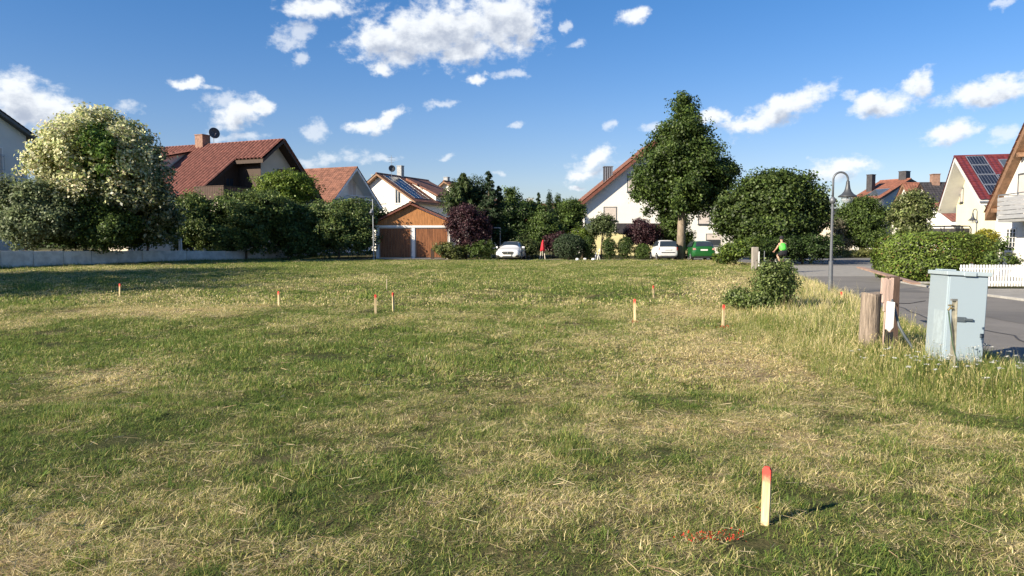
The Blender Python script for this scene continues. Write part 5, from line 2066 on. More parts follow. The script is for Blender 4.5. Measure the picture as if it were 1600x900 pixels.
# origin of the mesh at the top end so that the sprayed tip stays a tip whatever the length
mb = MB()
w = 0.0235
prof = [(-w, -0.62), (w, -0.62), (w, -0.02), (w * 0.6, -0.002), (-w * 0.55, 0.0), (-w, -0.018)]
mb.prism(prof, -0.011, 0.011)
stake_me = mb.build('survey_stake', SM, bevel=0.0025)
stake0 = stake_me
plain_wood = mat('plain_pale_wood', (0.66, 0.54, 0.36), 0.8, 0.15, 20, stretch=(3, 3, 0.3))
stakes = [(1199, 729, 817, 'wooden survey stake with bright red tip, nearest and largest in the foreground', 0.02, 1.0),
          (1131, 476, 512, 'red tipped stake with red paint at its foot, left of the wild rose bush', 0.01, 1.0),
          (991.5, 467, 500, 'red tipped stake in the dry grass, nearer one of the two at centre right', -0.02, 1.0),
          (1021, 446, 465, 'red tipped stake, farther one of the two at centre right', -0.04, 0.95),
          (586.5, 460, 490, 'red tipped stake, left and nearer one of the close pair', 0.0, 1.0),
          (614, 457, 485, 'red tipped stake, right and taller looking one of the close pair', -0.02, 1.0),
          (435, 455, 481, 'single red tipped stake between the far left stake and the close pair', 0.01, 0.9),
          (187, 443, 463, 'red tipped stake at the edge of the shade on the far left', 0.03, 0.85),
          (1315, 456, 469, 'short stake in the dry verge grass right of the lamp post', 0.05, 1.0),
          (604, 436, 452, 'thin pale stake without red tip behind the close pair', 0.0, 0.6)]
for i, (px, pt, pb, lab, tilt, ws) in enumerate(stakes):
    o = stake0 if i == 0 else stake0.copy()
    if i:
        COL.objects.link(o)
    Y = gnd(px, pb).y
    p = at(px, pt, Y)
    o.location = p
    o.rotation_euler = (random.gauss(0, 0.02), tilt, 0.25 + random.gauss(0, 0.3))
    o.scale = (ws, 1, 1)
    props(o, lab, 'stake', 'survey stakes in the meadow')
    if i == len(stakes) - 1:
        o.data = o.data.copy()
        o.data.materials[0] = plain_wood

# ------------------------------------------------------------------ street lamps
lamp_grey = mat('lamp_grey_paint', (0.14, 0.15, 0.165), 0.45, 0.12, 6, metal=0.3)
lamp_dark = mat('lamp_dark_metal', (0.07, 0.075, 0.08), 0.45, 0.1, 6, metal=0.3)


def clear_glass():
    m = bpy.data.materials.new('lamp_glass')
    m.use_nodes = True
    b = m.node_tree.nodes['Principled BSDF']
    b.inputs['Base Color'].default_value = (0.75, 0.78, 0.80, 1)
    b.inputs['Roughness'].default_value = 0.15
    b.inputs['Alpha'].default_value = 0.35
    return m


LG = clear_glass()


def street_lamp(px, py_base, Y, scale, label, rotz=0.0):
    b = at(px, py_base, Y)
    r = thing('street_lamp', label, 'street lamp', (b.x, b.y, zat(b.x, b.y)), rotz, 'street lamps with bell shades')
    r.scale = (scale,) * 3
    mb = MB()
    mb.tube([(0, 0, -0.05), (0, 0, 0.95), (0, 0, 0.97), (0, 0, 2.72)], [0.066, 0.062, 0.041, 0.036], 14)
    mb.build('pole', lamp_grey, r, smooth=False)
    mb = MB()
    mb.lathe([(0.001, 2.63), (0.06, 2.65), (0.085, 2.70), (0.09, 2.73), (0.085, 2.76), (0.06, 2.81), (0.04, 2.84)], 14)
    mb.build('collar', lamp_grey, r, smooth=True)
    mb = MB()
    R_ = 0.215
    pts = [(0, 0, 2.8), (0, 0, 3.2)]
    for k in range(13):
        a = math.pi - math.pi * k / 12
        pts.append((R_ + R_ * math.cos(a), 0, 3.34 + R_ * math.sin(a)))
    pts.append((2 * R_, 0, 3.26))
    mb.tube(pts, 0.03, 10)
    mb.build('arm', lamp_grey, r, smooth=True)
    mb = MB()
    c = (2 * R_, 0, 0)
    mb.lathe([(0.025, 3.30), (0.05, 3.29), (0.05, 3.25), (0.055, 3.20), (0.075, 3.08), (0.11, 2.99), (0.17, 2.92), (0.25, 2.87), (0.262, 2.855), (0.262, 2.835), (0.16, 2.835), (0.001, 2.84)], 22, 0, c)
    sh = mb.build('lamp_shade', lamp_dark, r, smooth=True)
    mb = MB()
    mb.lathe([(0.165, 2.833), (0.17, 2.80), (0.15, 2.73), (0.10, 2.675), (0.04, 2.655), (0.001, 2.653)], 18, 0, c)
    mb.build('globe', LG, r, smooth=True)
    mb = MB()
    mb.lathe([(0.02, 2.83), (0.04, 2.80), (0.045, 2.74), (0.001, 2.71)], 10, 0, c)
    mb.build('bulb', white_paint, r, smooth=True)
    return r


lamp_Y = gnd(1297, 459).y
street_lamp(1297, 459, lamp_Y, 1.0, 'curved grey street lamp with bell shade standing nearest, at the road edge')
r = street_lamp(1524, 400, 46, 0.98, 'distant bell shade street lamp in front of the cream house', rotz=math.pi / 2)
# slim old pole by the garage
b_ = at(584, 404, 56.5)
r = thing('slim_lamp_post', 'slim tall grey pole with small lantern left of the garage', 'street lamp', (b_.x, b_.y, zat(b_.x, b_.y)))
mb = MB()
ht = at(582.5, 311, 56.5).z
mb.tube([(0, 0, -0.1), (0, 0, 1.0), (-0.03, 0, ht)], [0.07, 0.05, 0.035], 10)
mb.build('pole', galv, r)
mb = MB()
mb.lathe([(0.05, ht - 0.75), (0.12, ht - 0.95), (0.22, ht - 1.05), (0.10, ht - 1.08), (0.08, ht - 1.22), (0.001, ht - 1.24)], 12, 0, (-0.12, 0, 0))
mb.build('lantern', lamp_grey, r, smooth=True)

# ------------------------------------------------------------------ cable cabinet
cab_m = mat('pale_blue_grey_sheet', (0.30, 0.37, 0.415), 0.4, 0.008, 3, spec=0.5)
cab_side = mat('pale_blue_grey_side', (0.31, 0.38, 0.42), 0.38, 0.01, 4, spec=0.5)
cb = at(1471, 569, 9.05)
cab = thing('cable_cabinet', 'pale blue grey metal cable cabinet on splayed feet beside the road', 'cabinet', (cb.x, cb.y, 0.0), R(-11))
cab.rotation_euler = (R(-1.0), R(2.2), R(-11))
W_, D__, H_ = 0.455, 0.60, 1.075
mb = MB()
mb.box(0, W_, 0, D__, 0.09, 0.09 + H_)
mb.build('body', cab_side, cab, bevel=0.012)
mb = MB()
mb.box(0.018, W_ - 0.012, -0.016, -0.001, 0.115, 0.09 + H_ - 0.015)
door = mb.build('door', cab_m, cab, bevel=0.006)
mb = MB()
mb.box(0.10, 0.225, -0.03, -0.0165, 0.60, 0.66)
mb.box(0.20, 0.30, -0.045, -0.0305, 0.617, 0.645)
mb.build('handle', mat('dark_blue_grey', (0.08, 0.10, 0.115), 0.4, 0.1, 5), door, bevel=0.004)
for zz in (0.42,):
    mb = MB()
    mb.box(W_ - 0.06, W_ - 0.014, -0.024, -0.0165, zz, zz + 0.05)
    mb.build('hinge', mat('dark_hinge', (0.10, 0.12, 0.14), 0.4, 0.1, 5), door)
mb = MB()
mb.box(-0.025, W_ + 0.025, -0.035, D__ + 0.02, 0.09 + H_ + 0.001, 0.09 + H_ + 0.05)
mb.box(0.02, 0.20, 0.30, 0.50, 0.09 + H_ + 0.051, 0.09 + H_ + 0.068)
mb.box(0.16, 0.30, -0.05, -0.036, 0.09 + H_ - 0.005, 0.09 + H_ + 0.045)
mb.build('lid', mat('lid_sheet', (0.36, 0.43, 0.46), 0.4, 0.05, 3), cab, bevel=0.006)
for (x, y, dx, dy) in ((0.03, 0.03, -0.07, -0.10), (W_ - 0.03, 0.03, 0.07, -0.10), (0.03, D__ - 0.05, -0.09, 0.08), (W_ - 0.03, D__ - 0.05, 0.07, 0.08)):
    mb = MB()
    mb.beam((x, y, 0.12), (x + dx, y + dy, -0.05), 0.035, 0.012)
    mb.build('foot', cab_m, cab)
mb = MB()
mb.box(-0.004, -0.001, 0.06, 0.36, 0.30, 0.72)
lb = mb.build('side_plate', mat('scuffed_plate', (0.35, 0.42, 0.45), 0.5, 0.12, 9), cab)

# galvanised post with tap in front of the cabinet
pp = at(1487, 570, 8.55)
r = thing('tap_post', 'thin galvanised angle post with brass tap in front of the cabinet', 'post', (pp.x, pp.y, 0))
hp = at(1489, 470, 8.55).z
mb = MB()
mb.box(-0.022, 0.022, 0.0, 0.006, -0.1, hp)
mb.box(0.0165, 0.022, -0.035, -0.0005, -0.1, hp)
mb.build('angle_bar', mat('zinc_rusty', (0.36, 0.34, 0.27), 0.6, 0.3, 12, metal=0.3), r)
mb = MB()
mb.box(-0.035, 0.03, -0.02, 0.014, hp + 0.001, hp + 0.022)
mb.build('cap', mat('grey_rubber', (0.16, 0.16, 0.15), 0.7, 0.2, 9), r)
mb = MB()
mb.tube([(-0.024, -0.012, hp - 0.085), (-0.055, -0.014, hp - 0.085), (-0.075, -0.016, hp - 0.11)], 0.013, 8)
mb.tube([(-0.05, -0.014, hp - 0.085), (-0.05, -0.014, hp - 0.05)], 0.008, 6)
mb.tube([(-0.075, -0.014, hp - 0.05), (-0.025, -0.014, hp - 0.05)], 0.009, 6)
mb.build('tap', mat('brass', (0.45, 0.36, 0.18), 0.4, 0.2, 9, metal=0.7), r)
mb = MB()
mb.tube([(-0.07, -0.016, hp - 0.12), (-0.05, -0.03, hp - 0.3), (-0.015, -0.03, hp - 0.5), (0.06, -0.03, 0.12), (0.09, -0.02, 0.0)], 0.008, 6)
mb.build('hose', mat('green_hose', (0.06, 0.10, 0.06), 0.5, 0.2, 9), r)

# timber posts left of the cabinet
lp = at(1357, 548, 10.6)
r = thing('log_post', 'thick round weathered log post beside the pinkish board', 'post', (lp.x, lp.y, 0))
hh = at(1357, 458, 10.6).z
mb = MB()
seg = 20
prof_r = [0.142, 0.138, 0.135, 0.132, 0.131]
rings = []
for j, (zz, rr) in enumerate(zip((-0.1, 0.2, 0.5, hh - 0.03, hh), prof_r)):
    for k in range(seg):
        a = 2 * math.pi * k / seg
        q = rr * (1 + 0.035 * math.sin(3 * a + 1) + 0.02 * math.sin(7 * a)) * (0.95 if j == 4 else 1)
        rings.append((q * math.cos(a) + 0.02 * zz, q * math.sin(a), zz + (0.015 * math.sin(2 * a + 1) if j >= 3 else 0)))
f = []
for j in range(4):
    for k in range(seg):
        k2 = (k + 1) % seg
        f.append((j * seg + k, j * seg + k2, (j + 1) * seg + k2, (j + 1) * seg + k))
f.append(tuple(4 * seg + k for k in range(seg)))
mb.add(rings, f)
mb.build('log', mat('weathered_log', (0.25, 0.20, 0.155), 0.9, 0.45, 7, bump=0.8, bscale=18, stretch=(6, 6, 0.5)), r, smooth=False)

bp_ = at(1380, 556, 10.15)
r = thing('broken_board', 'upright pinkish weathered board with split top next to the log post', 'board', (bp_.x, bp_.y, 0))
hb = at(1380, 434, 10.15).z
mb = MB()
n_ = 7
for k in range(n_):
    x0 = -0.055 + 0.16 * k / n_
    top_ = hb - [0.0, 0.012, 0.0, 0.018, 0.03, 0.008, 0.0][k]
    x1 = x0 + 0.16 / n_ + 0.001
    # narrow foot, wide head: the board is split along its length
    def sh_(x, z):
        t = 1 - z / hb
        return x - 0.03 * t
    xa0 = x0 if k > 0 else x0
    z_lo = -0.1 if k >= 3 else hb - 0.22 - 0.12 * k
    mb.prism([(sh_(x0, z_lo), z_lo), (sh_(x1, z_lo), z_lo), (x1, top_), (x0, top_)], -0.016 + 0.0015 * (k % 2), 0.016)
mb.v = [(x, y, z) for x, y, z in mb.v]
mb.build('plank', mat('pinkish_board', (0.52, 0.38, 0.31), 0.85, 0.3, 8, bump=0.4, bscale=30, stretch=(5, 5, 0.4)), r)
dp = at(1393, 555, 10.5)
r = thing('dark_timber_post', 'dark square timber post behind the pinkish board', 'post', (dp.x, dp.y, 0))
mb = MB()
mb.box(-0.09, 0.06, -0.05, 0.05, -0.1, at(1392, 432, 10.5).z)
mb.build('timber', mat('dark_timber', (0.10, 0.065, 0.05), 0.9, 0.3, 8, stretch=(5, 5, 0.5)), r, bevel=0.004)
# long loose rail lying across the post
p1, p2 = at(1432, 443, 10.0), at(1343, 417.5, 13.4)
r = thing('loose_rail', 'long thin weathered rail lying over the dark timber post', 'rail', ((p1.x + p2.x) / 2, (p1.y + p2.y) / 2, 0))
c_ = Vector(r.location)
mb = MB()
mb.beam(p1 - c_, p2 - c_, 0.10, 0.026)
mb.build('rail_board', mat('rail_wood', (0.33, 0.22, 0.165), 0.85, 0.3, 8, stretch=(1, 1, 4)), r)
# white marker plate and cable
mp_ = at(1388, 552, 9.95)
r = thing('white_marker', 'white plastic marker with dark foot fixed beside the boards', 'marker', (mp_.x, mp_.y, 0))
z1, z0, zz0 = at(1388, 472, 9.95).z, at(1388, 517, 9.95).z, at(1388, 535, 9.95).z
mb = MB()
mb.prism([(-0.045, z0 + 0.03), (-0.01, z0 - 0.01), (0.045, z0 + 0.05), (0.055, z1), (-0.035, z1 + 0.01)], -0.03, 0.02)
mb.build('plate', white_paint, r, bevel=0.005)
mb = MB()
mb.prism([(-0.06, -0.05), (0.05, -0.05), (0.05, z0 - 0.01), (0.0, z0 - 0.03), (-0.05, z0 + 0.02)], -0.02, 0.025)
mb.build('foot', black_m, r)
c0 = at(1386, 458, 10.2)
mb = MB()
pts = [at(1385, 457, 10.25), at(1393, 468, 10.15), at(1399, 488, 10.05), at(1405, 510, 9.95), at(1414, 526, 9.9), at(1424, 540, 9.85), at(1430, 556, 9.8)]
root = thing('cable_conduit', 'dark plastic conduit curving from the timber post into the grass', 'cable', (pts[-1].x, pts[-1].y, 0))
mb.tube([p - Vector(root.location) for p in pts], 0.019, 8)
mb.build('conduit', mat('dark_conduit', (0.07, 0.085, 0.095), 0.4, 0.1, 5), root, smooth=True)
# thin wire
mb = MB()
w0, w1 = at(1396, 474, 10.4), at(1446, 470, 10.9)
mb.tube([w0, (w0 + w1) / 2 - Vector((0, 0, 0.02)), w1], 0.005, 5)
o = mb.build('fence_wire', mat('rusty_wire', (0.12, 0.08, 0.06), 0.7, 0.2, 9))
props(o, 'short rusty wire between timber post and cabinet', 'wire')

# wooden posts by the bush further back
gp = at(1179, 423, 0.0 + gnd(1179, 424).y)
r = thing('grey_wooden_post', 'stout grey weathered wooden post left of the cyclist', 'post', (gp.x, gp.y, 0))
mb = MB()
zt_ = at(1179, 386, gp.y).z
mb.box(-0.155, 0.155, -0.12, 0.12, -0.1, zt_)
mb.build('timber', mat('grey_weathered_wood', (0.30, 0.27, 0.23), 0.9, 0.3, 6, stretch=(5, 5, 0.5)), r, bevel=0.03)
wp = at(1185.5, 420, gnd(1185, 421).y)
r = thing('white_marker_post', 'thin white marker post right beside the grey wooden post', 'post', (wp.x, wp.y, 0))
mb = MB()
mb.tube([(0, 0, -0.05), (0, 0, at(1185.5, 393, wp.y).z)], 0.035, 8)
mb.build('rod', white_paint, r)
wp = at(1194, 416, gnd(1194, 416).y)
r = thing('thin_marker_post', 'very thin grey rod further right of the grey wooden post', 'post', (wp.x, wp.y, 0))
mb = MB()
mb.tube([(0, 0, -0.05), (0, 0, at(1194, 392, wp.y).z)], 0.022, 6)
mb.build('rod', galv, r)
sp_ = at(1128, 407, 55.5)
r = thing('sign_pole', 'pale slim pole right of the green hatchback', 'pole', (sp_.x, sp_.y, 0))
mb = MB()
mb.tube([(0, 0, -0.05), (-0.08, 0, at(1127, 352, 55.5).z)], 0.06, 10)
mb.build('pole', mat('pale_pole', (0.40, 0.38, 0.35), 0.6, 0.15, 6), r)
for (px, py0, py1, Y, lab) in ((282, 374, 392, 52.0, 'short white post above the concrete wall between shrubs'),):
    q = at(px, py1, Y)
    r = thing('white_garden_post', lab, 'post', (q.x, q.y, 0.55))
    mb = MB()
    mb.box(-0.10, 0.10, -0.06, 0.06, -0.2, at(px, py0, Y).z - 0.55)
    mb.build('upright', white_paint, r, bevel=0.01)
# white frame of a garden rack behind the saloon car
q = at(768, 380, 61.2)
r = thing('garden_rack', 'pale metal T shaped rack between the bushes behind the saloon car', 'rack', (q.x, q.y, 0.1))
mb = MB()
zt_ = at(768, 356, 61.2).z
mb.tube([(0, 0, -0.1), (0, 0, zt_ - 0.1)], 0.05, 8)
mb.tube([(0, 0, zt_ - 0.1), (0.75, 0, zt_ - 0.1)], 0.045, 8)
mb.tube([(0.72, 0, -0.1), (0.72, 0, zt_ - 0.1)], 0.04, 8)
mb.build('frame', mat('pale_pole', (0.40, 0.38, 0.35), 0.6, 0.15, 6), r)
# red cloth on an A frame
q = at(847.5, 403, 58.0)
r = thing('cloth_stand', 'pale A frame stand draped with a bright red cloth', 'stand', (q.x, q.y, zat(q.x, q.y)))
mb = MB()
k_ = 58.0 / FPX
ztp = (403 - 372) * k_
mb.tube([(-4.2 * k_, 0, 0), (0.6 * k_, 0, ztp - 0.1)], 0.035, 6)
mb.tube([(4.3 * k_, 0, 0), (0.9 * k_, 0, ztp - 0.1)], 0.035, 6)
mb.tube([(0.5 * k_, 0.55, 0), (0.8 * k_, 0, ztp - 0.1)], 0.035, 6)
mb.build('frame', mat('pale_wood_frame', (0.62, 0.56, 0.46), 0.7, 0.1, 5), r)
o = None
mb = MB()
rows = 7
pts = []
for j in range(rows):
    t = j / (rows - 1)
    zc = ztp * (1 - 0.56 * t)
    hw = (0.3 + 3.4 * t ** 0.6) * k_
    for i in range(9):
        u = i / 8 * 2 - 1
        pts.append((0.8 * k_ + u * hw - 0.4 * k_ * t, -0.08 - 0.06 * math.cos(3.0 * u * math.pi) * t - 0.12 * (1 - u * u), zc + 0.03 * math.cos(5 * u) * t))
ff = [(j * 9 + i, j * 9 + i + 1, (j + 1) * 9 + i + 1, (j + 1) * 9 + i) for j in range(rows - 1) for i in range(8)]
mb.add(pts, ff)
c = mb.build('red_cloth', mat('red_cloth', (0.62, 0.03, 0.045), 0.8, 0.2, 5), None, smooth=True)
c.location = r.location
s_ = c.modifiers.new('thick', 'SOLIDIFY')
s_.thickness = 0.015
props(c, 'bright red cloth hanging over the pale A frame stand', 'cloth')
# low white boards between the clipped bushes
for i, (px, tl) in enumerate(((933, 0.25), (938, -0.2), (930, 0.1))):
    q = at(px, 403, 58.0)
    r = thing('white_lath', ['white lath leaning left between the thujas', 'white lath leaning right between the thujas', 'short white lath standing left of the two crossed ones'][i], 'lath', (q.x, q.y, zat(q.x, q.y)), 0, 'white laths between the thujas')
    mb = MB()
    mb.beam((0, 0, -0.05), (tl * 0.8, 0.1, 0.85 - 0.12 * i), 0.08, 0.02)
    mb.build('board', white_paint, r)
for i, px in enumerate((902, 914, 927)):
    q = at(px, 405, 57.0)
    r = thing('edge_stone', ['pale edge stone below the ball shaped bush', 'pale edge stone below the narrow thuja', 'pale edge stone below the white laths'][i], 'stone', (q.x, q.y, 0), 0, 'pale stones at the lane edge')
    mb = MB()
    mb.lathe([(0.14, -0.05), (0.15, 0.08), (0.11, 0.15), (0.001, 0.17)], 9)
    mb.build('stone', white_paint, r, smooth=True)

# ------------------------------------------------------------------ picket fence
fr = thing('picket_fence', 'white picket fence in front of the balcony house', 'fence', (14.45, 23.85, 0.03))
n_p = 62
pm = MB()
pm.prism([(-0.026, 0.06), (0.026, 0.06), (0.026, 0.74), (0.018, 0.755), (-0.018, 0.755), (-0.026, 0.74)], -0.02, 0.0)
pk = pm.build('picket', white_paint, fr)
for i in range(n_p):
    o = pk if i == 0 else pk.copy()
    if i:
        COL.objects.link(o)
        o.parent = fr
    o.location = (0.03 + i * 0.092, 0, 0.004 * math.sin(i * 2.7))
for zz in (0.17, 0.60):
    mb = MB()
    mb.box(0, n_p * 0.092, 0.001, 0.03, zz, zz + 0.055)
    mb.build('rail', white_paint, fr)
for xx in (0.36, 3.2):
    mb = MB()
    mb.box(xx, xx + 0.09, 0.031, 0.12, -0.05, 0.78)
    mb.build('fence_post', mat('grey_blue_post', (0.30, 0.33, 0.36), 0.5, 0.1, 5), fr)

# ------------------------------------------------------------------ trampoline
tp = at(1472, 376, 42)
tr_ = thing('trampoline', 'black netted garden trampoline behind the laurel hedge', 'trampoline', (tp.x, tp.y, 0))
zt_ = at(1472, 355, 42).z
zb_ = at(1472, 374, 42).z
mb = MB()
R_ = 1.35
seg = 28
ring = lambda rr, z: [(rr * math.cos(2 * math.pi * k / seg), rr * math.sin(2 * math.pi * k / seg), z) for k in range(seg + 1)]
mb.tube(ring(R_, zb_ - 0.25), 0.04, 6)
for k in range(4):
    a = k * math.pi / 2 + 0.4
    mb.tube([(R_ * math.cos(a), R_ * math.sin(a), -0.05), (R_ * math.cos(a), R_ * math.sin(a), zb_ - 0.25)], 0.03, 6)
mb.build('frame', galv, tr_)
net_m = bpy.data.materials.new('black_net')
net_m.use_nodes = True
nb_ = net_m.node_tree.nodes['Principled BSDF']
nb_.inputs['Base Color'].default_value = (0.012, 0.012, 0.014, 1)
nb_.inputs['Roughness'].default_value = 0.8
nb_.inputs['Alpha'].default_value = 0.78
mb = MB()
v = ring(R_ * 0.98, zb_ - 0.2)[:-1] + ring(R_ * 0.98, zt_ - 0.08)[:-1]
mb.add(v, [(k, (k + 1) % seg, seg + (k + 1) % seg, seg + k) for k in range(seg)])
mb.add(ring(R_ * 0.97, zb_ - 0.25)[:-1], [tuple(range(seg))])
mb.build('net', net_m, tr_)
for k in range(8):
    a = 2 * math.pi * k / 8 + 0.2
    mb = MB()
    mb.tube([(R_ * 1.02 * math.cos(a), R_ * 1.02 * math.sin(a), zb_ - 0.4), (R_ * 1.02 * math.cos(a), R_ * 1.02 * math.sin(a), zt_ - 0.1), (R_ * 0.96 * math.cos(a), R_ * 0.96 * math.sin(a), zt_ + 0.05)], 0.03, 6)
    mb.build('net_pole', black_m, tr_)
mb = MB()
mb.tube(ring(R_ * 0.96, zt_ + 0.05), 0.022, 6)
mb.build('top_ring', black_m, tr_)

# ------------------------------------------------------------------ cars
tyre_m = mat('tyre_rubber', (0.02, 0.02, 0.02), 0.8, 0.1, 8)
rim_m = mat('wheel_rim', (0.45, 0.46, 0.47), 0.35, 0.1, 8, metal=0.6)
lamp_red = mat('tail_lamp_red', (0.30, 0.015, 0.012), 0.2, 0.1, 8, spec=0.7)
head_m = mat('headlamp_glass', (0.09, 0.10, 0.115), 0.1, 0.2, 12, spec=0.9)
plate_m = mat('number_plate', (0.75, 0.75, 0.72), 0.5, 0.03, 8)


def car(name, label, loc, rotz, st, paint, glass_from, wheels, wr_, z_shift=0.0):
    """st: stations (y, zlow, zmid, zbelt, ztop, wlow, wmid, wbelt, wtop); y from front (0) to rear"""
    root = thing(name, label, 'car', loc, rotz)
    mb = MB()
    ys = []
    rings = []
    for s in st:
        y, zl, zm, zb, zt, wl, wm, wb, wt_ = s
        half = [(0, zl), (wl * 0.85, zl), (wl, zl + 0.07), (wm, zm), (wb, zb), (wt_, zt - 0.035), (wt_ * 0.7, zt - 0.004), (0, zt)]
        full = [(x, z) for x, z in half] + [(-x, z) for x, z in half[-2:0:-1]]
        rings.append([(x, y, z) for x, z in full])
    m_ = len(rings[0])
    v = [p for r in rings for p in r]
    f = []
    for j in range(len(rings) - 1):
        for k in range(m_):
            k2 = (k + 1) % m_
            f.append((j * m_ + k, (j + 1) * m_ + k, (j + 1) * m_ + k2, j * m_ + k2))
    f.append(tuple(range(m_)))
    f.append(tuple((len(rings) - 1) * m_ + k for k in range(m_ - 1, -1, -1)))
    mb.add(v, f)
    body = mb.build('body', paint, root, smooth=True, sub=1)
    for (y, wx) in wheels:
        for sx in (-1, 1):
            mb = MB()
            pr = []
            x_o, x_i = sx * (wx + 0.012), sx * (wx - 0.19)
            n = 22
            vv = []
            for (xx, rr) in ((x_i, wr_ * 0.9), (x_i, wr_), (x_o, wr_), (x_o, wr_ * 0.68)):
                for k in range(n):
                    a = 2 * math.pi * k / n
                    vv.append((xx, y + rr * math.cos(a), wr_ + rr * math.sin(a)))
            ff = []
            for j in range(3):
                for k in range(n):
                    k2 = (k + 1) % n
                    ff.append((j * n + k, j * n + k2, (j + 1) * n + k2, (j + 1) * n + k))
            mb.add(vv, ff)
            wheel = mb.build('wheel', tyre_m, root)
            mb = MB()
            xc_ = x_o - sx * 0.02
            mb.add([(xc_, y, wr_)] + [(xc_, y + wr_ * 0.69 * math.cos(2 * math.pi * k / n), wr_ + wr_ * 0.69 * math.sin(2 * math.pi * k / n)) for k in range(n)],
                   [(0, 1 + k, 1 + (k + 1) % n) for k in range(n)], 1)
            for k in range(6):
                a = 2 * math.pi * k / 6
                mb.beam((x_o, y, wr_), (x_o, y + wr_ * 0.66 * math.cos(a), wr_ + wr_ * 0.66 * math.sin(a)), 0.06, 0.02)
            mb.build('rim', [rim_m, black_m], wheel)
            # dark arch
            mb = MB()
            for k in range(10):
                a0, a1 = math.pi * k / 10, math.pi * (k + 1) / 10
                r0, r1 = wr_ * 1.0, wr_ * 1.16
                xa = sx * (wx + 0.008)
                mb.add([(xa, y + r0 * math.cos(a0), wr_ + r0 * math.sin(a0)), (xa, y + r1 * math.cos(a0), wr_ + r1 * math.sin(a0)), (xa, y + r1 * math.cos(a1), wr_ + r1 * math.sin(a1)), (xa, y + r0 * math.cos(a1), wr_ + r0 * math.sin(a1))], [(0, 1, 2, 3)])
            mb.build('wheel_arch', black_m, root)
    return root, body


def patch(root, name, pts, m, thick=0.012, parent=None):
    """thin solid panel from 4 or more outline points"""
    P = [Vector(p) for p in pts]
    nrm = (P[1] - P[0]).cross(P[2] - P[0]).normalized()
    mb = MB()
    n = len(P)
    v = [p for p in P] + [p + nrm * thick for p in P]
    mb.add(v, [tuple(range(n - 1, -1, -1)), tuple(range(n, 2 * n))] + [(i, (i + 1) % n, n + (i + 1) % n, n + i) for i in range(n)])
    return mb.build(name, m, parent or root)


white_car = mat('white_car_paint', (0.80, 0.80, 0.79), 0.25, 0.02, 3, spec=0.5, coat=0.5)
green_car = mat('green_car_paint', (0.014, 0.105, 0.026), 0.22, 0.05, 3, spec=0.5, coat=0.6)
chrome = mat('chrome', (0.7, 0.7, 0.7), 0.15, 0.05, 8, metal=1.0)

# saloon facing the camera
q = at(793, 407.5, 55)
st = [(0.00, 0.30, 0.45, 0.62, 0.66, 0.55, 0.66, 0.62, 0.50),
      (0.12, 0.20, 0.45, 0.68, 0.76, 0.80, 0.86, 0.80, 0.66),
      (0.40, 0.18, 0.48, 0.72, 0.84, 0.88, 0.91, 0.86, 0.72),
      (0.95, 0.18, 0.50, 0.80, 0.93, 0.90, 0.92, 0.87, 0.72),
      (1.45, 0.18, 0.52, 0.86, 1.00, 0.90, 0.92, 0.86, 0.70),
      (2.25, 0.18, 0.54, 0.92, 1.40, 0.90, 0.92, 0.84, 0.56),
      (2.90, 0.18, 0.55, 0.94, 1.43, 0.90, 0.92, 0.84, 0.56),
      (3.55, 0.18, 0.56, 0.96, 1.34, 0.90, 0.92, 0.83, 0.56),
      (4.25, 0.20, 0.58, 0.97, 1.06, 0.88, 0.91, 0.80, 0.58),
      (4.62, 0.28, 0.58, 0.92, 0.98, 0.80, 0.85, 0.74, 0.54)]
root, body = car('parked_saloon', 'white saloon car facing the meadow, parked at the lane', (q.x, q.y, zat(q.x, q.y) + 0.03), R(-7), st, white_car, None, ((0.86, 0.90), (3.65, 0.90)), 0.325)
root.scale = (1.04, 1, 1.0)
patch(root, 'windscreen', [(-0.66, 1.50, 0.995), (0.66, 1.50, 0.995), (0.50, 2.17, 1.375), (-0.50, 2.17, 1.375)], glass_m, 0.02)
patch(root, 'rear_window', [(0.56, 4.2, 1.05), (-0.56, 4.2, 1.05), (-0.5, 3.65, 1.33), (0.5, 3.65, 1.33)], glass_m, 0.02)
for sx in (-1, 1):
    pts = [(sx * 0.855, 1.75, 0.99), (sx * 0.845, 3.65, 1.02), (sx * 0.625, 3.35, 1.33), (sx * 0.62, 2.45, 1.345)]
    patch(root, 'side_window', pts if sx > 0 else pts[::-1], glass_m, 0.02)
    mb = MB()
    mb.box(sx * 0.9 - 0.04, sx * 1.04 + 0.02 * sx, 1.72, 1.82, 0.90, 1.04)
    mb.build('mirror', white_car, root, bevel=0.03)
    pts = [(sx * 0.50, 0.085, 0.60), (sx * 0.82, 0.24, 0.65), (sx * 0.84, 0.30, 0.735), (sx * 0.50, 0.12, 0.70)]
    patch(root, 'headlight', pts if sx > 0 else pts[::-1], head_m, 0.03)
    pts = [(sx * 0.52, 0.02, 0.26), (sx * 0.84, 0.16, 0.26), (sx * 0.84, 0.15, 0.42), (sx * 0.64, 0.04, 0.40)]
    patch(root, 'air_intake', pts if sx > 0 else pts[::-1], black_m, 0.02)
patch(root, 'grille', [(-0.30, -0.012, 0.46), (0.30, -0.012, 0.46), (0.44, 0.01, 0.62), (0.36, 0.03, 0.68), (-0.36, 0.03, 0.68), (-0.44, 0.01, 0.62)], black_m, 0.02)
mb = MB()
mb.lathe([(0.001, 0.0), (0.075, 0.0), (0.075, 0.012), (0.06, 0.015), (0.06, 0.006), (0.001, 0.006)], 18)
for k in range(3):
    a = R(90 + 120 * k)
    mb.beam((0, 0, 0.012), (0.065 * math.cos(a), 0.065 * math.sin(a), 0.012), 0.014, 0.008)
mb.v = [(x, -0.036 - z, 0.57 + y) for x, y, z in mb.v]
mb.build('badge', chrome, root)
mb = MB()
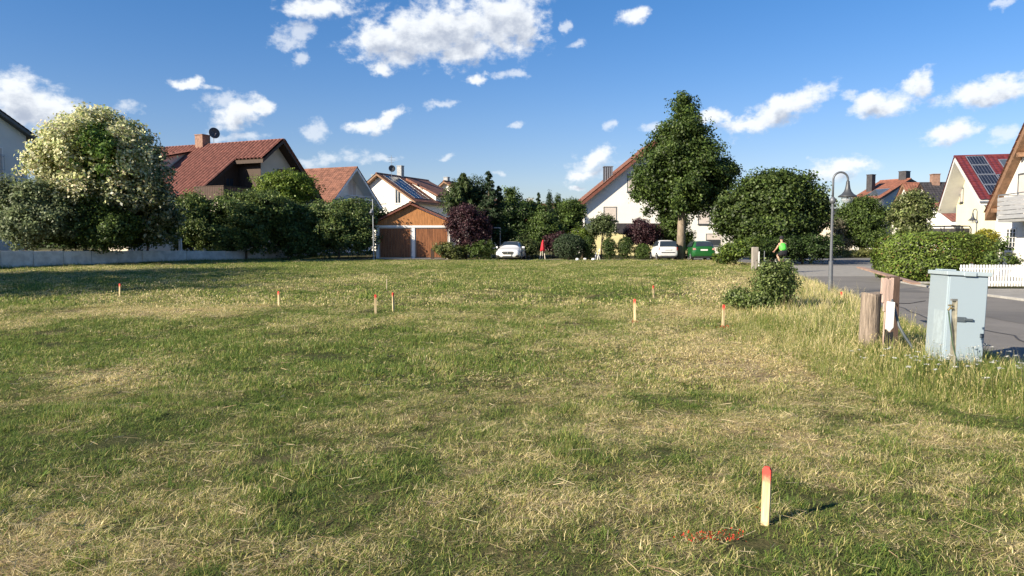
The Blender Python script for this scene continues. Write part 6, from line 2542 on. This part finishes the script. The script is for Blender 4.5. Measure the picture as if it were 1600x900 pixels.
for sx in (-1, 1):
    mb.beam((sx * 0.09, -0.03, 0.57), (sx * 0.40, -0.01, 0.59), 0.012, 0.03)
mb.build('grille_bar', chrome, root)
patch(root, 'lower_intake', [(-0.42, -0.012, 0.22), (0.42, -0.012, 0.22), (0.34, -0.016, 0.33), (-0.34, -0.016, 0.33)], black_m, 0.02)
mb = MB()
mb.box(-0.26, 0.26, -0.045, -0.025, 0.345, 0.45)
mb.build('number_plate', plate_m, root)

# small white two-seater seen from behind
st = [(0.00, 0.30, 0.5, 0.70, 0.74, 0.45, 0.56, 0.55, 0.42),
      (0.15, 0.20, 0.5, 0.80, 0.88, 0.68, 0.74, 0.70, 0.52),
      (0.50, 0.18, 0.55, 0.90, 1.00, 0.76, 0.79, 0.74, 0.55),
      (1.05, 0.18, 0.60, 0.98, 1.46, 0.78, 0.80, 0.75, 0.52),
      (1.60, 0.18, 0.62, 1.02, 1.54, 0.78, 0.81, 0.76, 0.56),
      (2.25, 0.20, 0.62, 1.04, 1.52, 0.78, 0.81, 0.76, 0.56),
      (2.52, 0.24, 0.58, 1.04, 1.40, 0.76, 0.80, 0.74, 0.56),
      (2.68, 0.30, 0.50, 0.98, 1.05, 0.72, 0.76, 0.72, 0.60),
      (2.72, 0.36, 0.50, 0.90, 0.96, 0.62, 0.68, 0.64, 0.52)]
q = at(1044, 408, 55.7)
def place_rear(root, ang, L_):
    # turn so that the rear end (local +y at length L) faces the camera
    pass
ang = R(183)
root, body = car('small_white_car', 'tiny white two-seater car seen from behind, left of the lime trunk', (0, 0, 0), ang, st, white_car, None, ((0.42, 0.78), (2.28, 0.78)), 0.29)
rear = Matrix.Rotation(ang, 3, 'Z') @ Vector((0, 2.72, 0))
root.location = (q.x - rear.x, q.y - rear.y, zat(q.x, q.y) + 0.02)
patch(root, 'rear_window', [(0.66, 2.66, 1.03), (-0.66, 2.66, 1.03), (-0.58, 2.50, 1.43), (0.58, 2.50, 1.43)], glass_m, 0.05)
for sx in (-1, 1):
    pts = [(sx * 0.77, 0.95, 1.02), (sx * 0.775, 1.95, 1.08), (sx * 0.63, 1.85, 1.44), (sx * 0.60, 1.30, 1.42)]
    patch(root, 'side_window', pts if sx > 0 else pts[::-1], glass_m, 0.02)
    pts = [(sx * 0.77, 2.03, 1.08), (sx * 0.76, 2.38, 1.1), (sx * 0.65, 2.30, 1.42), (sx * 0.64, 2.0, 1.44)]
    patch(root, 'quarter_window', pts if sx > 0 else pts[::-1], glass_m, 0.02)
    for zz in (0.74, 0.88):
        mb = MB()
        mb.box(sx * 0.68 - 0.06, sx * 0.68 + 0.06, 2.60, 2.70, zz, zz + 0.10)
        mb.build('tail_light', lamp_red, root, bevel=0.02)
mb = MB()
mb.box(-0.25, 0.25, 2.725, 2.74, 0.76, 0.87)
mb.build('number_plate', plate_m, root)
mb = MB()
mb.box(-0.52, 0.52, 2.715, 2.735, 0.57, 0.62)
mb.build('bumper_slot', black_m, root)
mb = MB()
mb.box(-0.50, 0.50, 2.6, 2.70, 0.19, 0.29)
mb.build('rear_valance', black_m, root)
patch(root, 'windscreen', [(-0.62, 0.55, 1.0), (0.62, 0.55, 1.0), (0.5, 1.02, 1.42), (-0.5, 1.02, 1.42)], glass_m, 0.03)

# green hatchback from behind
st = [(0.00, 0.30, 0.5, 0.66, 0.70, 0.5, 0.62, 0.60, 0.46),
      (0.15, 0.20, 0.5, 0.74, 0.82, 0.78, 0.83, 0.78, 0.62),
      (0.60, 0.18, 0.52, 0.84, 0.93, 0.84, 0.86, 0.82, 0.64),
      (1.15, 0.18, 0.54, 0.90, 1.02, 0.85, 0.87, 0.82, 0.62),
      (1.85, 0.18, 0.56, 0.94, 1.44, 0.85, 0.87, 0.80, 0.56),
      (2.60, 0.18, 0.58, 0.96, 1.48, 0.85, 0.87, 0.80, 0.58),
      (3.40, 0.20, 0.60, 0.98, 1.46, 0.85, 0.87, 0.79, 0.58),
      (3.80, 0.22, 0.60, 1.00, 1.34, 0.84, 0.86, 0.77, 0.57),
      (3.98, 0.28, 0.56, 0.94, 1.02, 0.80, 0.84, 0.76, 0.60),
      (4.04, 0.36, 0.52, 0.84, 0.92, 0.70, 0.76, 0.70, 0.54)]
q = at(1100, 409.5, 54.6)
ang = R(177.5)
root, body = car('green_hatchback', 'bright green hatchback seen from behind, right of the lime trunk', (0, 0, 0), ang, st, green_car, None, ((0.80, 0.84), (3.25, 0.84)), 0.31)
rear = Matrix.Rotation(ang, 3, 'Z') @ Vector((0, 4.04, 0))
root.location = (q.x - rear.x, q.y - rear.y, zat(q.x, q.y) + 0.02)
patch(root, 'rear_window', [(0.62, 3.93, 1.04), (-0.62, 3.93, 1.04), (-0.52, 3.74, 1.37), (0.52, 3.74, 1.37)], glass_m, 0.05)
for sx in (-1, 1):
    pts = [(sx * 0.82, 1.45, 1.0), (sx * 0.81, 3.45, 1.04), (sx * 0.63, 3.2, 1.40), (sx * 0.62, 2.05, 1.39)]
    patch(root, 'side_window', pts if sx > 0 else pts[::-1], glass_m, 0.02)
    mb = MB()
    mb.prism([(sx * 0.58, 0.80), (sx * 0.80, 0.78), (sx * 0.80, 0.93), (sx * 0.62, 0.93)], 3.90, 4.03)
    mb.build('tail_light', mat('clear_red_lamp', (0.55, 0.30, 0.26), 0.2, 0.2, 9, spec=0.7), root, bevel=0.01)
    mb = MB()
    mb.box(sx * 0.86 - 0.04, sx * 0.98 + 0.03 * sx, 1.55, 1.65, 0.92, 1.05)
    mb.build('mirror', green_car, root, bevel=0.03)
mb = MB()
mb.box(-0.26, 0.26, 4.045, 4.06, 0.74, 0.85)
mb.build('number_plate', plate_m, root)
mb = MB()
mb.box(-0.62, 0.62, 3.9, 4.03, 0.20, 0.33)
mb.build('rear_valance', black_m, root)
patch(root, 'windscreen', [(-0.68, 1.22, 1.02), (0.68, 1.22, 1.02), (0.5, 1.83, 1.42), (-0.5, 1.83, 1.42)], glass_m, 0.03)

# ------------------------------------------------------------------ cyclist
cp = at(1221, 424, 36.0)
heading = R(7)
SC = 0.95
bike = thing('bicycle', 'dark bicycle ridden by the cyclist in the bright green vest', 'bicycle', (cp.x, cp.y, 0.006), heading)
bike.scale = (SC,) * 3
for yy in (-0.52, 0.54):
    mb = MB()
    ring = [(0, yy + 0.34 * math.cos(2 * math.pi * k / 30), 0.355 + 0.34 * math.sin(2 * math.pi * k / 30)) for k in range(31)]
    mb.tube(ring, 0.022, 6, cap=False)
    wh = mb.build('wheel', tyre_m, bike)
    mb = MB()
    ring = [(0, yy + 0.315 * math.cos(2 * math.pi * k / 24), 0.355 + 0.315 * math.sin(2 * math.pi * k / 24)) for k in range(25)]
    mb.tube(ring, 0.012, 5, cap=False)
    for k in range(12):
        a = 2 * math.pi * k / 12
        mb.tube([(0.02 * (-1) ** k, yy, 0.355), (0, yy + 0.31 * math.cos(a), 0.355 + 0.31 * math.sin(a))], 0.003, 3)
    mb.build('rim', alu, wh)
mb = MB()
bb, seat_t, head_t, head_b = (0, -0.05, 0.30), (0, -0.20, 0.82), (0, 0.36, 0.86), (0, 0.40, 0.70)
for a_, b_, r_ in ((bb, seat_t, 0.018), (seat_t, head_t, 0.018), (bb, head_b, 0.02), (head_t, head_b, 0.022), (seat_t, (0.0, -0.52, 0.355), 0.012), (bb, (0.0, -0.52, 0.355), 0.012), (head_b, (0, 0.54, 0.355), 0.016),
                   (seat_t, (0, -0.23, 0.92), 0.014), (head_t, (0, 0.33, 0.99), 0.016)):
    mb.tube([a_, b_], r_, 7)
mb.build('frame', mat('dark_bike_frame', (0.05, 0.055, 0.06), 0.3, 0.1, 6, metal=0.3), bike)
mb = MB()
mb.tube([(-0.31, 0.26, 1.02), (-0.12, 0.34, 1.0), (0.12, 0.34, 1.0), (0.31, 0.26, 1.02)], 0.016, 7)
mb.build('handlebar', black_m, bike)
mb = MB()
mb.prism([(-0.07, 0.92), (0.07, 0.92), (0.05, 0.96), (-0.05, 0.96)], -0.34, -0.10)
mb.build('saddle', black_m, bike, bevel=0.015)
mb = MB()
mb.box(-0.07, 0.07, -0.75, -0.35, 0.70, 0.715)
mb.tube([(0.06, -0.52, 0.36), (0.06, -0.6, 0.70)], 0.008, 5)
mb.tube([(-0.06, -0.52, 0.36), (-0.06, -0.6, 0.70)], 0.008, 5)
mb.build('luggage_rack', galv, bike)
mb = MB()
mb.tube([(0.09, -0.05, 0.30), (0.11, -0.02, 0.14)], 0.012, 5)
mb.tube([(-0.09, -0.05, 0.30), (-0.11, -0.08, 0.46)], 0.012, 5)
mb.box(0.09, 0.19, -0.07, 0.03, 0.125, 0.145)
mb.box(-0.19, -0.09, -0.13, -0.03, 0.455, 0.475)
mb.build('crank', galv, bike)

rider = thing('person', 'cyclist in dark clothes and bright green safety vest riding away on the road', 'person', (cp.x, cp.y, 0.006), heading)
rider.scale = (SC,) * 3


def skin(name, nodes, edges, m, parent, root_i=0, sub=1):
    me = bpy.data.meshes.new(name)
    me.from_pydata([n[:3] for n in nodes], edges, [])
    me.materials.append(m)
    o = bpy.data.objects.new(name, me)
    COL.objects.link(o)
    o.parent = parent
    sm = o.modifiers.new('skin', 'SKIN')
    sm.use_smooth_shade = True
    sv = me.skin_vertices[0].data
    for i, n in enumerate(nodes):
        r = n[3]
        sv[i].radius = r if isinstance(r, tuple) else (r, r)
        sv[i].use_root = (i == root_i)
    s = o.modifiers.new('sub', 'SUBSURF')
    s.levels = s.render_levels = sub
    return o


skin_m = mat('skin', (0.50, 0.30, 0.21), 0.6, 0.05, 6)
cloth_dark = mat('dark_clothes', (0.018, 0.018, 0.022), 0.85, 0.2, 8)
vest_m = mat('bright_green_vest', (0.10, 0.62, 0.07), 0.6, 0.1, 6)
nodes = [(0, -0.20, 1.00, 0.13), (0, -0.12, 1.17, (0.13, 0.10)), (0, -0.02, 1.38, (0.14, 0.11)), (0, 0.03, 1.50, 0.07), (0, 0.05, 1.57, 0.052), (0, 0.07, 1.65, 0.085), (0, 0.075, 1.73, 0.09), (0, 0.07, 1.79, 0.055),
         (0.17, -0.02, 1.44, 0.062), (0.25, 0.06, 1.22, 0.045), (0.29, 0.23, 1.08, 0.033), (0.30, 0.28, 1.05, 0.03),
         (-0.17, -0.02, 1.44, 0.062), (-0.25, 0.06, 1.22, 0.045), (-0.29, 0.23, 1.08, 0.033), (-0.30, 0.28, 1.05, 0.03),
         (0.10, -0.16, 0.94, 0.095), (0.13, 0.16, 0.60, 0.065), (0.13, -0.06, 0.20, 0.038), (0.14, 0.06, 0.165, 0.035),
         (-0.10, -0.16, 0.94, 0.095), (-0.13, 0.22, 0.86, 0.065), (-0.13, -0.07, 0.54, 0.038), (-0.14, 0.02, 0.50, 0.035)]
edges = [(0, 1), (1, 2), (2, 3), (3, 4), (4, 5), (5, 6), (6, 7), (2, 8), (8, 9), (9, 10), (10, 11), (2, 12), (12, 13), (13, 14), (14, 15), (0, 16), (16, 17), (17, 18), (18, 19), (0, 20), (20, 21), (21, 22), (22, 23)]
skin('body', nodes, edges, skin_m, rider, 0, 2)
skin('vest', [(0, -0.17, 1.05, (0.20, 0.175)), (0, -0.09, 1.25, (0.205, 0.18)), (0, -0.02, 1.40, (0.225, 0.18)), (0, 0.01, 1.49, (0.13, 0.12))], [(0, 1), (1, 2), (2, 3)], vest_m, rider, 0, 1)
skin('shorts', [(0, -0.20, 0.99, 0.15), (0, -0.12, 1.17, 0.16), (0.10, -0.16, 0.93, 0.115), (0.12, 0.06, 0.70, 0.088), (-0.10, -0.16, 0.93, 0.115), (-0.125, 0.14, 0.88, 0.088)],
     [(0, 1), (0, 2), (2, 3), (0, 4), (4, 5)], cloth_dark, rider, 0, 1)
for sx in (-1, 1):
    skin('sleeve', [(sx * 0.15, -0.02, 1.45, 0.085), (sx * 0.22, 0.025, 1.33, 0.068)], [(0, 1)], cloth_dark, rider, 0, 1)
    # hands: palm, four bent fingers and a thumb closed on the grip
    hx, hy, hz = sx * 0.305, 0.27, 1.045
    nd = [(hx, hy - 0.035, hz + 0.005, 0.026), (hx, hy + 0.0, hz + 0.015, 0.028)]
    ed = [(0, 1)]
    for k in range(4):
        ox = -0.03 + 0.02 * k
        i0 = len(nd)
        nd += [(hx + ox, hy + 0.03, hz + 0.012, 0.009), (hx + ox, hy + 0.045 + 0.003 * (k in (1, 2)), hz - 0.015, 0.008), (hx + ox, hy + 0.02, hz - 0.032, 0.007)]
        ed += [(1, i0), (i0, i0 + 1), (i0 + 1, i0 + 2)]
    i0 = len(nd)
    nd += [(hx - sx * 0.035, hy - 0.005, hz - 0.005, 0.010), (hx - sx * 0.04, hy + 0.012, hz - 0.03, 0.008)]
    ed += [(0, i0), (i0, i0 + 1)]
    skin('hand', nd, ed, skin_m, rider, 0, 1)
mb = MB()
mb.lathe([(0.098, 1.68), (0.108, 1.74), (0.10, 1.81), (0.06, 1.85), (0.001, 1.86)], 16, 0, (0, 0.065, 0))
mb.build('helmet', cloth_dark, rider, smooth=True)
for sx, yy, zz in ((1, 0.03, 0.155), (-1, -0.01, 0.49)):
    mb = MB()
    mb.box(sx * 0.14 - 0.045, sx * 0.14 + 0.045, yy - 0.12, yy + 0.15, zz - 0.01, zz + 0.07)
    mb.build('shoe', cloth_dark, rider, bevel=0.025)
